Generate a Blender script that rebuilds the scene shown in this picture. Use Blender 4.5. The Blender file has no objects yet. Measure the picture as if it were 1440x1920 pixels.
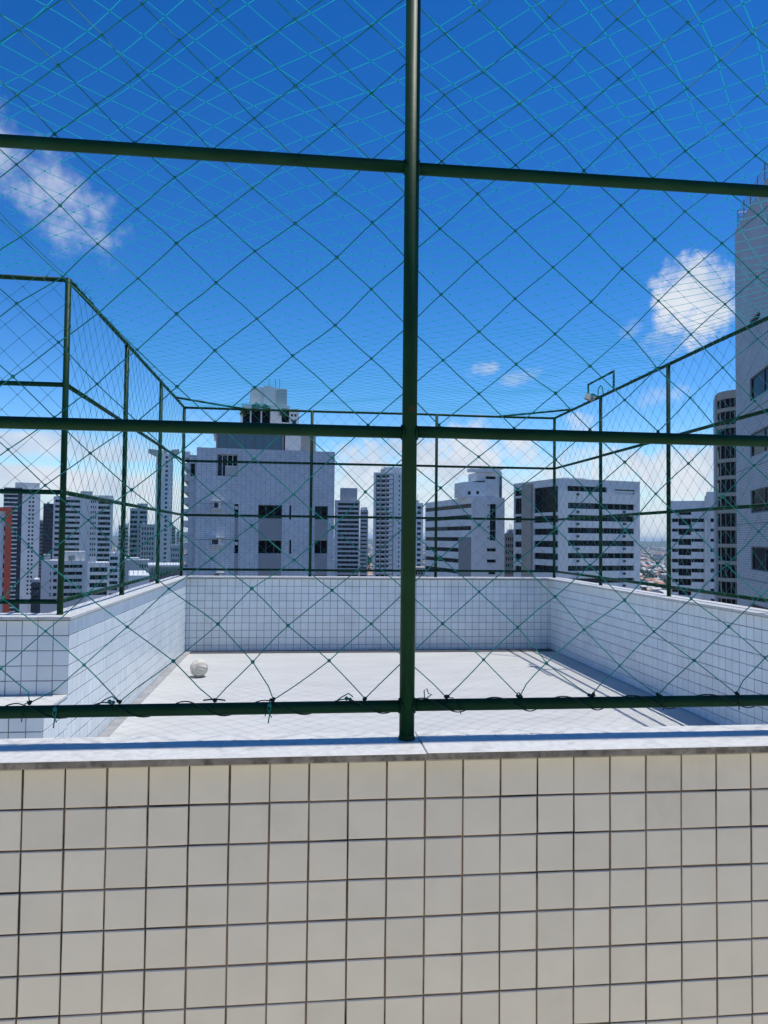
import bpy, math, random
import numpy as np
from mathutils import Vector, Matrix, noise as mnoise

random.seed(7)
rng = np.random.default_rng(7)
S = bpy.context.scene
C = S.collection
R = math.radians

# ------------------------------------------------------------------ camera
CAMZ = 1.6
F, YAW, PITCH, ROLL = 1396.7, 0.1096, 0.0351, 0.0104      # solved from the vanishing points

def ray(px, py):
    """direction seen at a photo pixel (1440x1920)"""
    a_, b_ = px - 720, py - 960
    c, s = math.cos(ROLL), math.sin(ROLL)
    a, b = (a_ * c + b_ * s) / F, (-a_ * s + b_ * c) / F
    y = math.cos(PITCH) + b * math.sin(PITCH)
    z = math.sin(PITCH) - b * math.cos(PITCH)
    return Vector((a * math.cos(YAW) + y * math.sin(YAW), -a * math.sin(YAW) + y * math.cos(YAW), z))

def atY(px, py, Y):
    r = ray(px, py)
    return Vector((r.x / r.y * Y, Y, CAMZ + r.z / r.y * Y))

fw = ray(720, 960).normalized()
rt = (ray(820, 960) - ray(720, 960)).normalized()
up = rt.cross(fw).normalized()
cam_d = bpy.data.cameras.new('camera')
cam = bpy.data.objects.new('camera', cam_d)
C.objects.link(cam)
m3 = Matrix((rt, up, -fw)).transposed()
cam.matrix_world = Matrix.Translation((0, 0, CAMZ)) @ m3.to_4x4()
cam_d.sensor_fit = 'HORIZONTAL'
cam_d.sensor_width = 36
cam_d.lens = 36 * F / 1440
cam_d.clip_start = 0.05
cam_d.clip_end = 60000
S.camera = cam

# ------------------------------------------------------------------ sky, sun, exposure
SUN = Vector((0.22, 0.012, 1.0)).normalized()
S.view_settings.view_transform = 'Standard'
S.view_settings.look = 'None'
S.view_settings.exposure = 0.0
S.view_settings.gamma = 1.0
S.cycles.max_bounces = 5
S.cycles.diffuse_bounces = 3
S.cycles.glossy_bounces = 2
S.cycles.caustics_reflective = False
S.cycles.caustics_refractive = False

def new_world():
    w = bpy.data.worlds.new('World')
    S.world = w
    w.use_nodes = True
    w.cycles.sampling_method = 'MANUAL'; w.cycles.sample_map_resolution = 512
    nt = w.node_tree
    nt.nodes.clear()
    N, L = nt.nodes.new, nt.links.new

    def val(sock, v):
        if isinstance(v, bpy.types.NodeSocket):
            L(v, sock)
        else:
            sock.default_value = v

    def M(op, a, b=None, c=None, clamp=False):
        n = N('ShaderNodeMath'); n.operation = op; n.use_clamp = clamp
        val(n.inputs[0], a)
        if b is not None: val(n.inputs[1], b)
        if c is not None: val(n.inputs[2], c)
        return n.outputs[0]

    def smooth(x, a, b):
        n = N('ShaderNodeMapRange'); n.interpolation_type = 'SMOOTHSTEP'
        val(n.inputs[0], x); n.inputs[1].default_value = a; n.inputs[2].default_value = b
        return n.outputs[0]

    tc = N('ShaderNodeTexCoord')
    sep = N('ShaderNodeSeparateXYZ'); L(tc.outputs['Generated'], sep.inputs[0])
    u = M('ARCTAN2', sep.outputs[0], sep.outputs[1])
    v = M('ARCSINE', sep.outputs[2])

    def tex(su, sv, off, detail, rough, scale=1.0, dist=0.0):
        cb = N('ShaderNodeCombineXYZ')
        val(cb.inputs[0], M('MULTIPLY_ADD', u, su, off)); val(cb.inputs[1], M('MULTIPLY', v, sv)); cb.inputs[2].default_value = off * 1.7
        n = N('ShaderNodeTexNoise'); n.noise_dimensions = '3D'
        L(cb.outputs[0], n.inputs['Vector'])
        n.inputs['Scale'].default_value = scale; n.inputs['Detail'].default_value = detail
        n.inputs['Roughness'].default_value = rough; n.inputs['Distortion'].default_value = dist
        return n.outputs[0]

    fine = tex(1, 1, 3.1, 5, 0.62, 26.0)
    big = tex(1, 1.6, 9.3, 4, 0.6, 7.0)
    streak = tex(1.0, 5.0, 5.7, 3, 0.55, 6.0)

    def uv(px, py):
        r = ray(px, py).normalized()
        return math.atan2(r.x, r.y), math.asin(r.z)

    def blob(px, py, wa, wb, ang, nz, k, lo, hi, op):
        u0, v0 = uv(px, py)
        du, dv = M('SUBTRACT', u, u0), M('SUBTRACT', v, v0)
        c, s = math.cos(ang), math.sin(ang)
        p = M('ADD', M('MULTIPLY', du, c / (wa / F)), M('MULTIPLY', dv, s / (wa / F)))
        q = M('ADD', M('MULTIPLY', du, -s / (wb / F)), M('MULTIPLY', dv, c / (wb / F)))
        e = M('ADD', M('MULTIPLY', p, p), M('MULTIPLY', q, q))
        d = M('ADD', M('SUBTRACT', 1.0, e), M('MULTIPLY', M('SUBTRACT', nz, 0.5), k))
        return M('MULTIPLY', smooth(d, lo, hi), op)

    clouds = [blob(1304, 560, 86, 92, 0.0, fine, 2.5, 0.05, 0.9, 1.0),
              blob(1255, 640, 62, 40, 0.4, fine, 3.6, 0.3, 1.5, 0.45),
              blob(95, 362, 165, 70, -0.62, fine, 3.4, 0.0, 1.9, 0.66),
              blob(5, 292, 85, 46, -0.4, fine, 2.8, 0.0, 1.5, 0.66),
              blob(902, 692, 40, 20, 0.1, fine, 3.0, 0.3, 1.3, 0.55),
              blob(975, 706, 50, 20, 0.3, fine, 3.4, 0.3, 1.5, 0.42),
              blob(1190, 612, 50, 22, 0.5, fine, 3.4, 0.4, 1.6, 0.3),
              blob(1090, 795, 34, 26, 0.0, fine, 3.2, 0.2, 1.2, 0.7),
              blob(1235, 745, 100, 30, 0.2, fine, 3.6, 0.5, 1.6, 0.35),
              blob(850, 855, 200, 70, 0.1, fine, 2.8, 0.1, 1.0, 0.95),
              blob(690, 880, 120, 66, 0.0, fine, 2.8, 0.1, 1.0, 0.92),
              blob(1120, 880, 150, 54, 0.0, fine, 3.0, 0.1, 1.1, 0.9),
              blob(980, 930, 260, 50, 0.0, fine, 3.0, 0.1, 1.2, 0.85),
              blob(1285, 885, 150, 62, 0.0, fine, 2.8, 0.1, 1.0, 0.95),
              blob(90, 840, 280, 30, 0.0, streak, 2.8, 0.0, 1.0, 0.85),
              blob(150, 905, 320, 40, -0.02, streak, 2.6, 0.0, 1.0, 0.95)]
    # the bank of cloud that lies along the whole horizon
    bank = M('MULTIPLY', smooth(M('SUBTRACT', M('MULTIPLY_ADD', M('SUBTRACT', big, 0.5), 0.20, 0.10), v), -0.03, 0.07), 0.72)
    st = M('MULTIPLY', M('MULTIPLY', smooth(streak, 0.48, 0.72), smooth(M('MULTIPLY', v, -1.0), -0.17, -0.06)), 0.6)
    tot = M('MAXIMUM', bank, st)
    for c in clouds:
        tot = M('MAXIMUM', tot, c)

    sky = N('ShaderNodeTexSky'); sky.sky_type = 'NISHITA'; sky.sun_disc = False
    sky.sun_elevation = math.asin(SUN.z); sky.sun_rotation = math.atan2(SUN.x, SUN.y)
    sky.altitude = 100; sky.air_density = 1.0; sky.dust_density = 0.15; sky.ozone_density = 2.5
    hs = N('ShaderNodeHueSaturation'); hs.inputs['Saturation'].default_value = 1.15; hs.inputs['Value'].default_value = 0.52
    gm = N('ShaderNodeGamma'); gm.inputs[1].default_value = 1.65     # camera-like saturation of the blue
    L(sky.outputs[0], gm.inputs[0]); L(gm.outputs[0], hs.inputs['Color'])
    shade = N('ShaderNodeMix'); shade.data_type = 'RGBA'
    val(shade.inputs[0], smooth(tex(1, 1, 21.0, 2, 0.5, 15.0), 0.35, 0.7))
    shade.inputs[6].default_value = (7.8, 8.2, 8.9, 1); shade.inputs[7].default_value = (5.6, 6.5, 8.0, 1)
    mix = N('ShaderNodeMix'); mix.data_type = 'RGBA'
    L(tot, mix.inputs[0]); L(hs.outputs[0], mix.inputs[6]); L(shade.outputs[2], mix.inputs[7])
    hz = N('ShaderNodeMix'); hz.data_type = 'RGBA'
    val(hz.inputs[0], M('MULTIPLY', smooth(M('MULTIPLY', v, -1.0), -0.11, 0.0), 0.75))
    L(hs.outputs[0], hz.inputs[6]); hz.inputs[7].default_value = (3.6, 6.0, 9.0, 1)
    L(hz.outputs[2], mix.inputs[6])
    bg = N('ShaderNodeBackground'); bg.inputs[1].default_value = 0.1
    out = N('ShaderNodeOutputWorld')
    L(mix.outputs[2], bg.inputs[0]); L(bg.outputs[0], out.inputs[0])
new_world()

sl = bpy.data.lights.new('sun', 'SUN')
sl.energy = 4.2; sl.angle = R(0.53); sl.color = (1.0, 0.955, 0.88)
sun = bpy.data.objects.new('sun', sl); C.objects.link(sun)
sun.rotation_euler = SUN.to_track_quat('Z', 'Y').to_euler()
sun.location = (5, 3, 40)

# ------------------------------------------------------------------ materials
def mat(name, col, rough=0.6, metal=0.0, spec=0.5, var=0.0, vscale=4.0, island=False, rand=0.0,
        bump=0.0, bscale=60.0, stain=None, coat=0.0, stretch=(1, 1, 1)):
    m = bpy.data.materials.new(name); m.use_nodes = True
    nt = m.node_tree; N, L = nt.nodes.new, nt.links.new
    b = nt.nodes['Principled BSDF']
    b.inputs['Roughness'].default_value = rough; b.inputs['Metallic'].default_value = metal
    b.inputs['Specular IOR Level'].default_value = spec
    b.inputs['Coat Weight'].default_value = coat
    rgb = N('ShaderNodeRGB'); rgb.outputs[0].default_value = (*col, 1)
    cur = rgb.outputs[0]
    tc = N('ShaderNodeTexCoord')
    geo = N('ShaderNodeNewGeometry')
    mp = N('ShaderNodeMapping'); mp.inputs['Scale'].default_value = stretch
    L(geo.outputs['Position'], mp.inputs[0])
    P = mp.outputs[0]

    def scale(c, f):
        n = N('ShaderNodeVectorMath'); n.operation = 'SCALE'
        L(c, n.inputs[0]); L(f, n.inputs['Scale'])
        return n.outputs[0]

    def rng_(src, a, b_):
        n = N('ShaderNodeMapRange'); L(src, n.inputs[0]); n.inputs[3].default_value = a; n.inputs[4].default_value = b_
        return n.outputs[0]
    if var:
        n = N('ShaderNodeTexNoise'); n.inputs['Scale'].default_value = vscale; n.inputs['Detail'].default_value = 6
        L(P, n.inputs['Vector'])
        mr = N('ShaderNodeMapRange'); L(n.outputs[0], mr.inputs[0])
        mr.inputs[1].default_value = 0.3; mr.inputs[2].default_value = 0.7
        mr.inputs[3].default_value = 1 - var; mr.inputs[4].default_value = 1 + var
        cur = scale(cur, mr.outputs[0])
    if rand:
        if island:
            src = geo.outputs['Random Per Island']
        else:
            src = N('ShaderNodeObjectInfo').outputs['Random']
        cur = scale(cur, rng_(src, 1 - rand, 1 + rand))
    if stain:
        scol, sscale, lo, hi, amt = stain
        n = N('ShaderNodeTexNoise'); n.inputs['Scale'].default_value = sscale; n.inputs['Detail'].default_value = 8
        n.inputs['Roughness'].default_value = 0.65
        L(P, n.inputs['Vector'])
        mr = N('ShaderNodeMapRange'); mr.interpolation_type = 'SMOOTHSTEP'; L(n.outputs[0], mr.inputs[0])
        mr.inputs[1].default_value = lo; mr.inputs[2].default_value = hi; mr.inputs[4].default_value = amt
        mx = N('ShaderNodeMix'); mx.data_type = 'RGBA'
        L(mr.outputs[0], mx.inputs[0]); L(cur, mx.inputs[6]); mx.inputs[7].default_value = (*scol, 1)
        cur = mx.outputs[2]
    L(cur, b.inputs['Base Color'])
    if bump:
        n = N('ShaderNodeTexNoise'); n.inputs['Scale'].default_value = bscale; n.inputs['Detail'].default_value = 4
        L(P, n.inputs['Vector'])
        bp = N('ShaderNodeBump'); bp.inputs['Strength'].default_value = bump; bp.inputs['Distance'].default_value = 0.01
        L(n.outputs[0], bp.inputs['Height']); L(bp.outputs[0], b.inputs['Normal'])
    return m

def brick_mat(name, c1, c2, mortar, bw, bh, rough=0.6, scale=1.0):
    """tiny facing tiles, too small to tell apart, on a wall given in its own coordinates"""
    m = mat(name, c1, rough)
    nt = m.node_tree; N, L = nt.nodes.new, nt.links.new
    b = nt.nodes['Principled BSDF']
    tc = N('ShaderNodeTexCoord'); sp = N('ShaderNodeSeparateXYZ'); L(tc.outputs['Object'], sp.inputs[0])
    ad = N('ShaderNodeMath'); ad.operation = 'ADD'; L(sp.outputs[0], ad.inputs[0]); L(sp.outputs[1], ad.inputs[1])
    cb = N('ShaderNodeCombineXYZ'); L(ad.outputs[0], cb.inputs[0]); L(sp.outputs[2], cb.inputs[1])
    br = N('ShaderNodeTexBrick'); L(cb.outputs[0], br.inputs['Vector'])
    br.inputs['Color1'].default_value = (*c1, 1); br.inputs['Color2'].default_value = (*c2, 1); br.inputs['Mortar'].default_value = (*mortar, 1)
    br.inputs['Scale'].default_value = scale; br.inputs['Brick Width'].default_value = bw; br.inputs['Row Height'].default_value = bh
    br.inputs['Mortar Size'].default_value = 0.018; br.offset = 0.0
    nz = N('ShaderNodeTexNoise'); nz.inputs['Scale'].default_value = 0.35; nz.inputs['Detail'].default_value = 6
    L(tc.outputs['Object'], nz.inputs['Vector'])
    mr = N('ShaderNodeMapRange'); L(nz.outputs[0], mr.inputs[0]); mr.inputs[1].default_value = 0.3; mr.inputs[2].default_value = 0.7
    mr.inputs[3].default_value = 0.9; mr.inputs[4].default_value = 1.08
    sc = N('ShaderNodeVectorMath'); sc.operation = 'SCALE'; L(br.outputs[0], sc.inputs[0]); L(mr.outputs[0], sc.inputs['Scale'])
    L(sc.outputs[0], b.inputs['Base Color'])
    return m

MT = {
    'tile': mat('glazed_tile', (0.715, 0.705, 0.65), 0.24, rand=0.04, var=0.035, vscale=9, spec=0.45, bump=0.05, bscale=25,
                stain=((0.45, 0.42, 0.38), 3.2, 0.56, 0.80, 0.35)),
    'tile_far': mat('glazed_tile_court', (0.80, 0.865, 0.865), 0.3, rand=0.04, var=0.05, vscale=3, spec=0.45,
                    stain=((0.60, 0.63, 0.62), 1.7, 0.50, 0.78, 0.65)),
    'tile_mass': mat('glazed_tile_court_mass', (0.80, 0.865, 0.865), 0.3, rand=0.04, island=True, var=0.05, vscale=3, spec=0.45,
                     stain=((0.60, 0.63, 0.62), 1.7, 0.50, 0.78, 0.65)),
    'tile_near_mass': mat('glazed_tile_mass', (0.715, 0.705, 0.65), 0.24, rand=0.04, island=True, var=0.035, vscale=9, spec=0.45),
    'grout': mat('grout', (0.20, 0.155, 0.115), 0.9, var=0.4, vscale=3.5, stain=((0.016, 0.013, 0.011), 2.6, 0.47, 0.62, 0.92)),
    'grout_far': mat('grout_court', (0.19, 0.185, 0.18), 0.9, var=0.35, vscale=2.0),
    'plaster': mat('plaster', (0.62, 0.61, 0.59), 0.85, var=0.08, vscale=2, bump=0.1),
    'marble': mat('marble', (0.60, 0.60, 0.575), 0.5, var=0.10, vscale=60, stain=((0.40, 0.40, 0.39), 22, 0.48, 0.72, 0.7), rand=0.02, bump=0.04, bscale=90),
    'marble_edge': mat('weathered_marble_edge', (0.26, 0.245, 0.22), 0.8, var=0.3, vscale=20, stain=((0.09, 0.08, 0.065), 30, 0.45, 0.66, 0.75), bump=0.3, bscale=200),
    'floor': mat('court_floor', (0.50, 0.505, 0.485), 0.7, var=0.06, vscale=2.2, stain=((0.36, 0.36, 0.35), 2.0, 0.52, 0.80, 0.6), stretch=(0.55, 1.5, 1), bump=0.1, bscale=40),
    'floor_near': mat('terrace_floor', (0.74, 0.665, 0.51), 0.75, var=0.06, vscale=1.5),
    'gutter': mat('gutter', (0.30, 0.30, 0.30), 0.85, var=0.15, vscale=6),
    'dark_strip': mat('dark_strip', (0.055, 0.06, 0.07), 0.85, var=0.2, vscale=5),
    'plaster_warm': mat('warm_plaster', (0.52, 0.515, 0.44), 0.85, var=0.08, vscale=2),
    'green': mat('green_paint', (0.006, 0.042, 0.018), 0.5, spec=0.12, var=0.18, vscale=9, coat=0.0, bump=0.06, bscale=35,
                 stain=((0.05, 0.032, 0.018), 14, 0.63, 0.72, 0.7)),
    'net': mat('nylon_cord', (0.016, 0.225, 0.205), 0.55, spec=0.3, var=0.2, vscale=8),
    'net_near': mat('nylon_cord_near', (0.012, 0.27, 0.25), 0.55, spec=0.3, var=0.2, vscale=8),
    'net_over': mat('nylon_cord_overhead', (0.02, 0.24, 0.24), 0.6, spec=0.2),
    'net_dark': mat('nylon_cord_tarred', (0.006, 0.030, 0.028), 0.6, spec=0.3),
    'ball': mat('worn_ball', (0.62, 0.59, 0.52), 0.75, var=0.12, vscale=14, stain=((0.22, 0.19, 0.15), 16, 0.50, 0.70, 0.75), bump=0.3, bscale=90),
    'lamp_grey': mat('lamp_housing', (0.33, 0.32, 0.28), 0.5),
    'lamp_glass': mat('lamp_glass', (0.42, 0.40, 0.34), 0.25),
    'black': mat('black_rubber', (0.015, 0.015, 0.016), 0.6),
    # city
    'A_wall': brick_mat('tower_facing_tile', (0.50, 0.555, 0.62), (0.57, 0.625, 0.68), (0.33, 0.36, 0.42), 0.42, 0.16),
    'I_wall': brick_mat('near_tower_facing_tile', (0.47, 0.49, 0.51), (0.52, 0.54, 0.56), (0.25, 0.26, 0.29), 0.5, 0.125),
    'panel_mid': mat('mid_grey_panel', (0.27, 0.285, 0.32), 0.6, var=0.06, vscale=0.6),
    'panel': mat('grey_panel', (0.19, 0.20, 0.22), 0.6, var=0.06, vscale=0.6),
    'white': mat('white_facade', (0.60, 0.635, 0.66), 0.7, var=0.06, vscale=0.12, stretch=(1, 1, 0.25), stain=((0.42, 0.44, 0.46), 0.3, 0.48, 0.8, 0.6)),
    'white2': mat('cream_facade', (0.64, 0.64, 0.62), 0.7, var=0.05, vscale=0.1, stretch=(1, 1, 0.3)),
    'pale': mat('pale_grey_facade', (0.47, 0.50, 0.54), 0.7, var=0.07, vscale=0.1, stretch=(1, 1, 0.3)),
    'greyw': mat('grey_facade', (0.34, 0.37, 0.40), 0.7, var=0.06, vscale=0.1, stretch=(1, 1, 0.3)),
    'beige': mat('beige_concrete', (0.33, 0.31, 0.28), 0.75, var=0.08, vscale=0.5),
    'brown': mat('brown_facade', (0.20, 0.165, 0.145), 0.7, var=0.08, vscale=0.3),
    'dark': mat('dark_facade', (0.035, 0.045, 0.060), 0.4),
    'red': mat('red_facade', (0.40, 0.060, 0.030), 0.7, var=0.08, vscale=0.3),
    'glass': mat('window_glass', (0.005, 0.007, 0.010), 0.12, spec=0.16),
    'glass_blue': mat('blue_window_glass', (0.045, 0.085, 0.125), 0.10, spec=0.6),
    'curtain': mat('curtain_behind_glass', (0.035, 0.045, 0.055), 0.3, spec=0.2),
    'frame': mat('window_frame', (0.10, 0.10, 0.11), 0.5),
    'frame_w': mat('white_window_frame', (0.60, 0.60, 0.60), 0.5),
    'metal': mat('railing_metal', (0.16, 0.17, 0.19), 0.45, metal=0.6),
    'leaf': mat('foliage', (0.035, 0.075, 0.022), 0.7, var=0.4, vscale=0.8, island=True, rand=0.35),
    'bark': mat('bark', (0.10, 0.075, 0.05), 0.9),
    'ground': mat('city_ground', (0.30, 0.29, 0.27), 0.9, var=0.35, vscale=0.012, stain=((0.05, 0.08, 0.03), 0.008, 0.48, 0.6, 0.9)),
    'hill': mat('hill_ground', (0.06, 0.09, 0.045), 0.9, var=0.3, vscale=0.004),
    'roof_tile': mat('terracotta_roof', (0.36, 0.16, 0.09), 0.85, var=0.2, vscale=0.3, rand=0.25),
    'roof_grey': mat('fibre_roof', (0.45, 0.44, 0.42), 0.85, var=0.15, vscale=0.3, rand=0.25),
    'plain_wall': mat('plain_wall', (0.60, 0.57, 0.52), 0.8, rand=0.2),
    'town_wall': mat('town_wall', (0.55, 0.52, 0.48), 0.85, island=True, rand=0.35),
    'town_roof': mat('town_roof', (0.40, 0.26, 0.19), 0.85, island=True, rand=0.5),
}

def let_light_through(m, col, amt):
    nt = m.node_tree; N, L = nt.nodes.new, nt.links.new
    b = nt.nodes['Principled BSDF']; out = nt.nodes['Material Output']
    t = N('ShaderNodeBsdfTranslucent'); t.inputs[0].default_value = (*col, 1)
    mx = N('ShaderNodeMixShader'); mx.inputs[0].default_value = amt
    L(b.outputs[0], mx.inputs[1]); L(t.outputs[0], mx.inputs[2]); L(mx.outputs[0], out.inputs[0])
let_light_through(MT['net_over'], (0.12, 0.80, 0.86), 0.75)     # thin nylon glows when the sun is behind it
let_light_through(MT['net_near'], (0.05, 0.50, 0.48), 0.35)
let_light_through(MT['net'], (0.10, 0.60, 0.60), 0.4)

for k_ in ('glass', 'curtain', 'dark'):
    MT[k_].node_tree.nodes['Principled BSDF'].inputs['IOR'].default_value = 1.22

# ------------------------------------------------------------------ mesh helpers
class MB:
    def __init__(s):
        s.v, s.f, s.mi = [], [], []

    def quad(s, a, b, c, d, mi=0):
        n = len(s.v); s.v += [tuple(a), tuple(b), tuple(c), tuple(d)]
        s.f.append((n, n + 1, n + 2, n + 3)); s.mi.append(mi)
        return s

    def box(s, x0, x1, y0, y1, z0, z1, mi=0, skip=''):
        n = len(s.v)
        s.v += [(x, y, z) for z in (z0, z1) for y in (y0, y1) for x in (x0, x1)]
        F_ = {'b': (0, 2, 3, 1), 't': (4, 5, 7, 6), 'f': (0, 1, 5, 4), 'k': (2, 6, 7, 3), 'l': (0, 4, 6, 2), 'r': (1, 3, 7, 5)}
        for k, q in F_.items():
            if k not in skip:
                s.f.append(tuple(n + i for i in q)); s.mi.append(mi)
        return s

    def bbox(s, x0, x1, y0, y1, z0, z1, c=0.005, mi=0):
        """box with chamfered edges"""
        import itertools
        n = len(s.v)
        o = [(x0, x1), (y0, y1), (z0, z1)]
        idx = {}
        for sx, sy, sz in itertools.product((0, 1), repeat=3):
            for ax in range(3):
                p = []
                for k, sg in enumerate((sx, sy, sz)):
                    e = o[k][sg]
                    p.append(e if k == ax else e + (c if sg == 0 else -c))
                idx[(sx, sy, sz, ax)] = len(s.v); s.v.append(tuple(p))
        def add(*ids):
            s.f.append(tuple(ids)); s.mi.append(mi)
        for ax in range(3):
            b_, c_ = [(1, 2), (2, 0), (0, 1)][ax]
            for sg in (0, 1):
                ring = []
                for tb, tc_ in ((0, 0), (1, 0), (1, 1), (0, 1)):
                    k = [0, 0, 0]; k[ax] = sg; k[b_] = tb; k[c_] = tc_
                    ring.append(idx[(*k, ax)])
                add(*(ring if sg else ring[::-1]))
        for ax in range(3):       # edges along ax
            b_, c_ = [(1, 2), (2, 0), (0, 1)][ax]
            for tb, tc_ in itertools.product((0, 1), repeat=2):
                k0 = [0, 0, 0]; k0[b_] = tb; k0[c_] = tc_; k1 = list(k0); k1[ax] = 1
                q = [idx[(*k0, b_)], idx[(*k1, b_)], idx[(*k1, c_)], idx[(*k0, c_)]]
                add(*(q if (tb ^ tc_) else q[::-1]))
        for sx, sy, sz in itertools.product((0, 1), repeat=3):
            t = [idx[(sx, sy, sz, a)] for a in range(3)]
            add(*(t if (sx + sy + sz) % 2 else t[::-1]))
        return s

    def tube(s, pts, r, n=8, cap=True, mi=0):
        pts = [Vector(p) for p in pts]
        base = len(s.v)
        ref = None
        for i, p in enumerate(pts):
            t = (pts[min(i + 1, len(pts) - 1)] - pts[max(i - 1, 0)]).normalized()
            if ref is None:
                ref = Vector((0, 0, 1)) if abs(t.z) < 0.9 else Vector((1, 0, 0))
            a = t.cross(ref).normalized(); b = a.cross(t).normalized(); ref = b
            rr = r[i] if isinstance(r, (list, tuple)) else r
            for k in range(n):
                an = 2 * math.pi * k / n
                s.v.append(tuple(p + a * (math.cos(an) * rr) + b * (math.sin(an) * rr)))
        for i in range(len(pts) - 1):
            for k in range(n):
                a, b = base + i * n + k, base + i * n + (k + 1) % n
                s.f.append((a, a + n, b + n, b)); s.mi.append(mi)
        if cap:
            s.f.append(tuple(base + k for k in range(n))); s.mi.append(mi)
            e = base + (len(pts) - 1) * n
            s.f.append(tuple(e + k for k in reversed(range(n)))); s.mi.append(mi)
        return s

    def ball(s, p, r, n=6, m=4, mi=0, sq=(1, 1, 1)):
        b = len(s.v); p = Vector(p)
        for i in range(m + 1):
            th = math.pi * i / m
            for k in range(n):
                ph = 2 * math.pi * k / n
                s.v.append((p.x + sq[0] * r * math.sin(th) * math.cos(ph), p.y + sq[1] * r * math.sin(th) * math.sin(ph), p.z + sq[2] * r * math.cos(th)))
        for i in range(m):
            for k in range(n):
                a, c = b + i * n + k, b + i * n + (k + 1) % n
                s.f.append((a, a + n, c + n, c)); s.mi.append(mi)
        return s

    def mesh(s, name, mats, smooth=False):
        me = bpy.data.meshes.new(name)
        me.from_pydata(s.v, [], s.f)
        for m in (mats if isinstance(mats, (list, tuple)) else [mats]):
            me.materials.append(MT[m])
        me.polygons.foreach_set('material_index', s.mi)
        if smooth:
            me.polygons.foreach_set('use_smooth', [True] * len(s.f))
        me.update()
        return me

    def build(s, name, mats, parent=None, smooth=False, kind=None):
        return link(name, s.mesh(name, mats, smooth), parent, kind)

def link(name, me, parent=None, kind=None, loc=None):
    o = bpy.data.objects.new(name, me); C.objects.link(o)
    if parent is not None:
        o.parent = parent
    if loc is not None:
        o.location = loc
    if kind:
        o['kind'] = kind
    return o

def thing(name, label, cat, loc=(0, 0, 0), rz=0.0, group=None):
    o = bpy.data.objects.new(name, None); C.objects.link(o)
    o.empty_display_size = 0.2
    o.location = loc; o.rotation_euler = (0, 0, rz)
    tag(o, label, cat, group)
    return o

def tag(o, label, cat, group=None):
    o['label'] = label; o['category'] = cat
    if group:
        o['group'] = group
    return o

def noise1(*a):
    return mnoise.noise(Vector(a))

# ------------------------------------------------------------------ setting: ground far below, hills, roof floors
GZ = -70.0
MB().quad((-28000, -28000, GZ), (28000, -28000, GZ), (28000, 28000, GZ), (-28000, 28000, GZ)).build('ground', 'ground', kind='structure')

def hills():
    b = MB(); n = 240; rows = 9
    for j in range(rows):
        for i in range(n + 1):
            az = R(-60 + 130 * i / n); d = 9000 + 900 * j
            prof = math.sin(math.pi * j / (rows - 1)) ** 1.2
            h = (52 + 42 * noise1(az * 9, 0.4 * j, 2.0) + 22 * noise1(az * 31, j * 0.9, 5.0)) * prof
            b.v.append((d * math.sin(az), d * math.cos(az), GZ - 2 + max(h, 0) * 1.25))
    for j in range(rows - 1):
        for i in range(n):
            a = j * (n + 1) + i
            b.f.append((a, a + 1, a + n + 2, a + n + 1)); b.mi.append(0)
    b.build('hills', 'hill', smooth=True, kind='structure')
hills()

# court geometry, in metres (floor of the court is z = 0)
XL, XR, YB = -1.589, 3.645, 10.66          # faces of the court walls
XPL, XPR, YPB = -1.680, 3.7366, 10.7512    # fence lines
YRET, YLEDGE = 5.38, 4.90                  # return wall at the left and the low ledge in front of it
YN, YNF = 2.0835, 1.9935                   # near fence line, near wall face
TOP = 1.04                                 # top of the copings
RAILZ = (1.132, 1.90, 2.665, 3.42)
TP = 0.103                                 # tile pitch

MB().box(-6.0, 4.0, 2.08, 11.0, -0.3, 0.0).build('court_floor', 'floor', kind='structure')
MB().box(-7.0, 7.0, -9.0, 2.08, -0.3, 0.0, skip='k').build('terrace_floor', 'floor_near', kind='structure')
# a grey gutter strip along the foot of the left wall
MB().box(XL + 0.008, XL + 0.085, YLEDGE, YB - 0.06, 0.0, 0.004, skip='b').build('floor_gutter', 'gutter', kind='structure')

# darker flat strip along the foot of the end wall
MB().box(XL + 0.09, XR - 0.004, YB - 0.24, YB - 0.003, 0.0, 0.004, skip='b').build('floor_dark_strip', 'dark_strip', kind='structure')
# unseen cream wall, added behind the viewer to block sky from the near tiles
MB().box(-7.0, 7.0, -1.75, -1.5, 0.0, 3.1).build('plain_wall', 'plaster_warm', kind='structure')

# ------------------------------------------------------------------ tiled walls
def tile_mesh(name, w, h, t, m):
    """a single tile, face towards -Y, chamfered"""
    b = MB(); c = 0.0022
    z = [(-w / 2, -h / 2), (w / 2, -h / 2), (w / 2, h / 2), (-w / 2, h / 2)]
    for x, y in z: b.v.append((x, 0, y))
    for x, y in z: b.v.append((x, -t + c * 0.8, y))
    for x, y in z: b.v.append((x - math.copysign(c, x), -t, y - math.copysign(c, y)))
    for k in range(4):
        j = (k + 1) % 4
        b.f.append((k, j, 4 + j, 4 + k)); b.f.append((4 + k, 4 + j, 8 + j, 8 + k))
    b.f.append((8, 9, 10, 11)); b.mi = [0] * 9
    return b.mesh(name, m)

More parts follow.
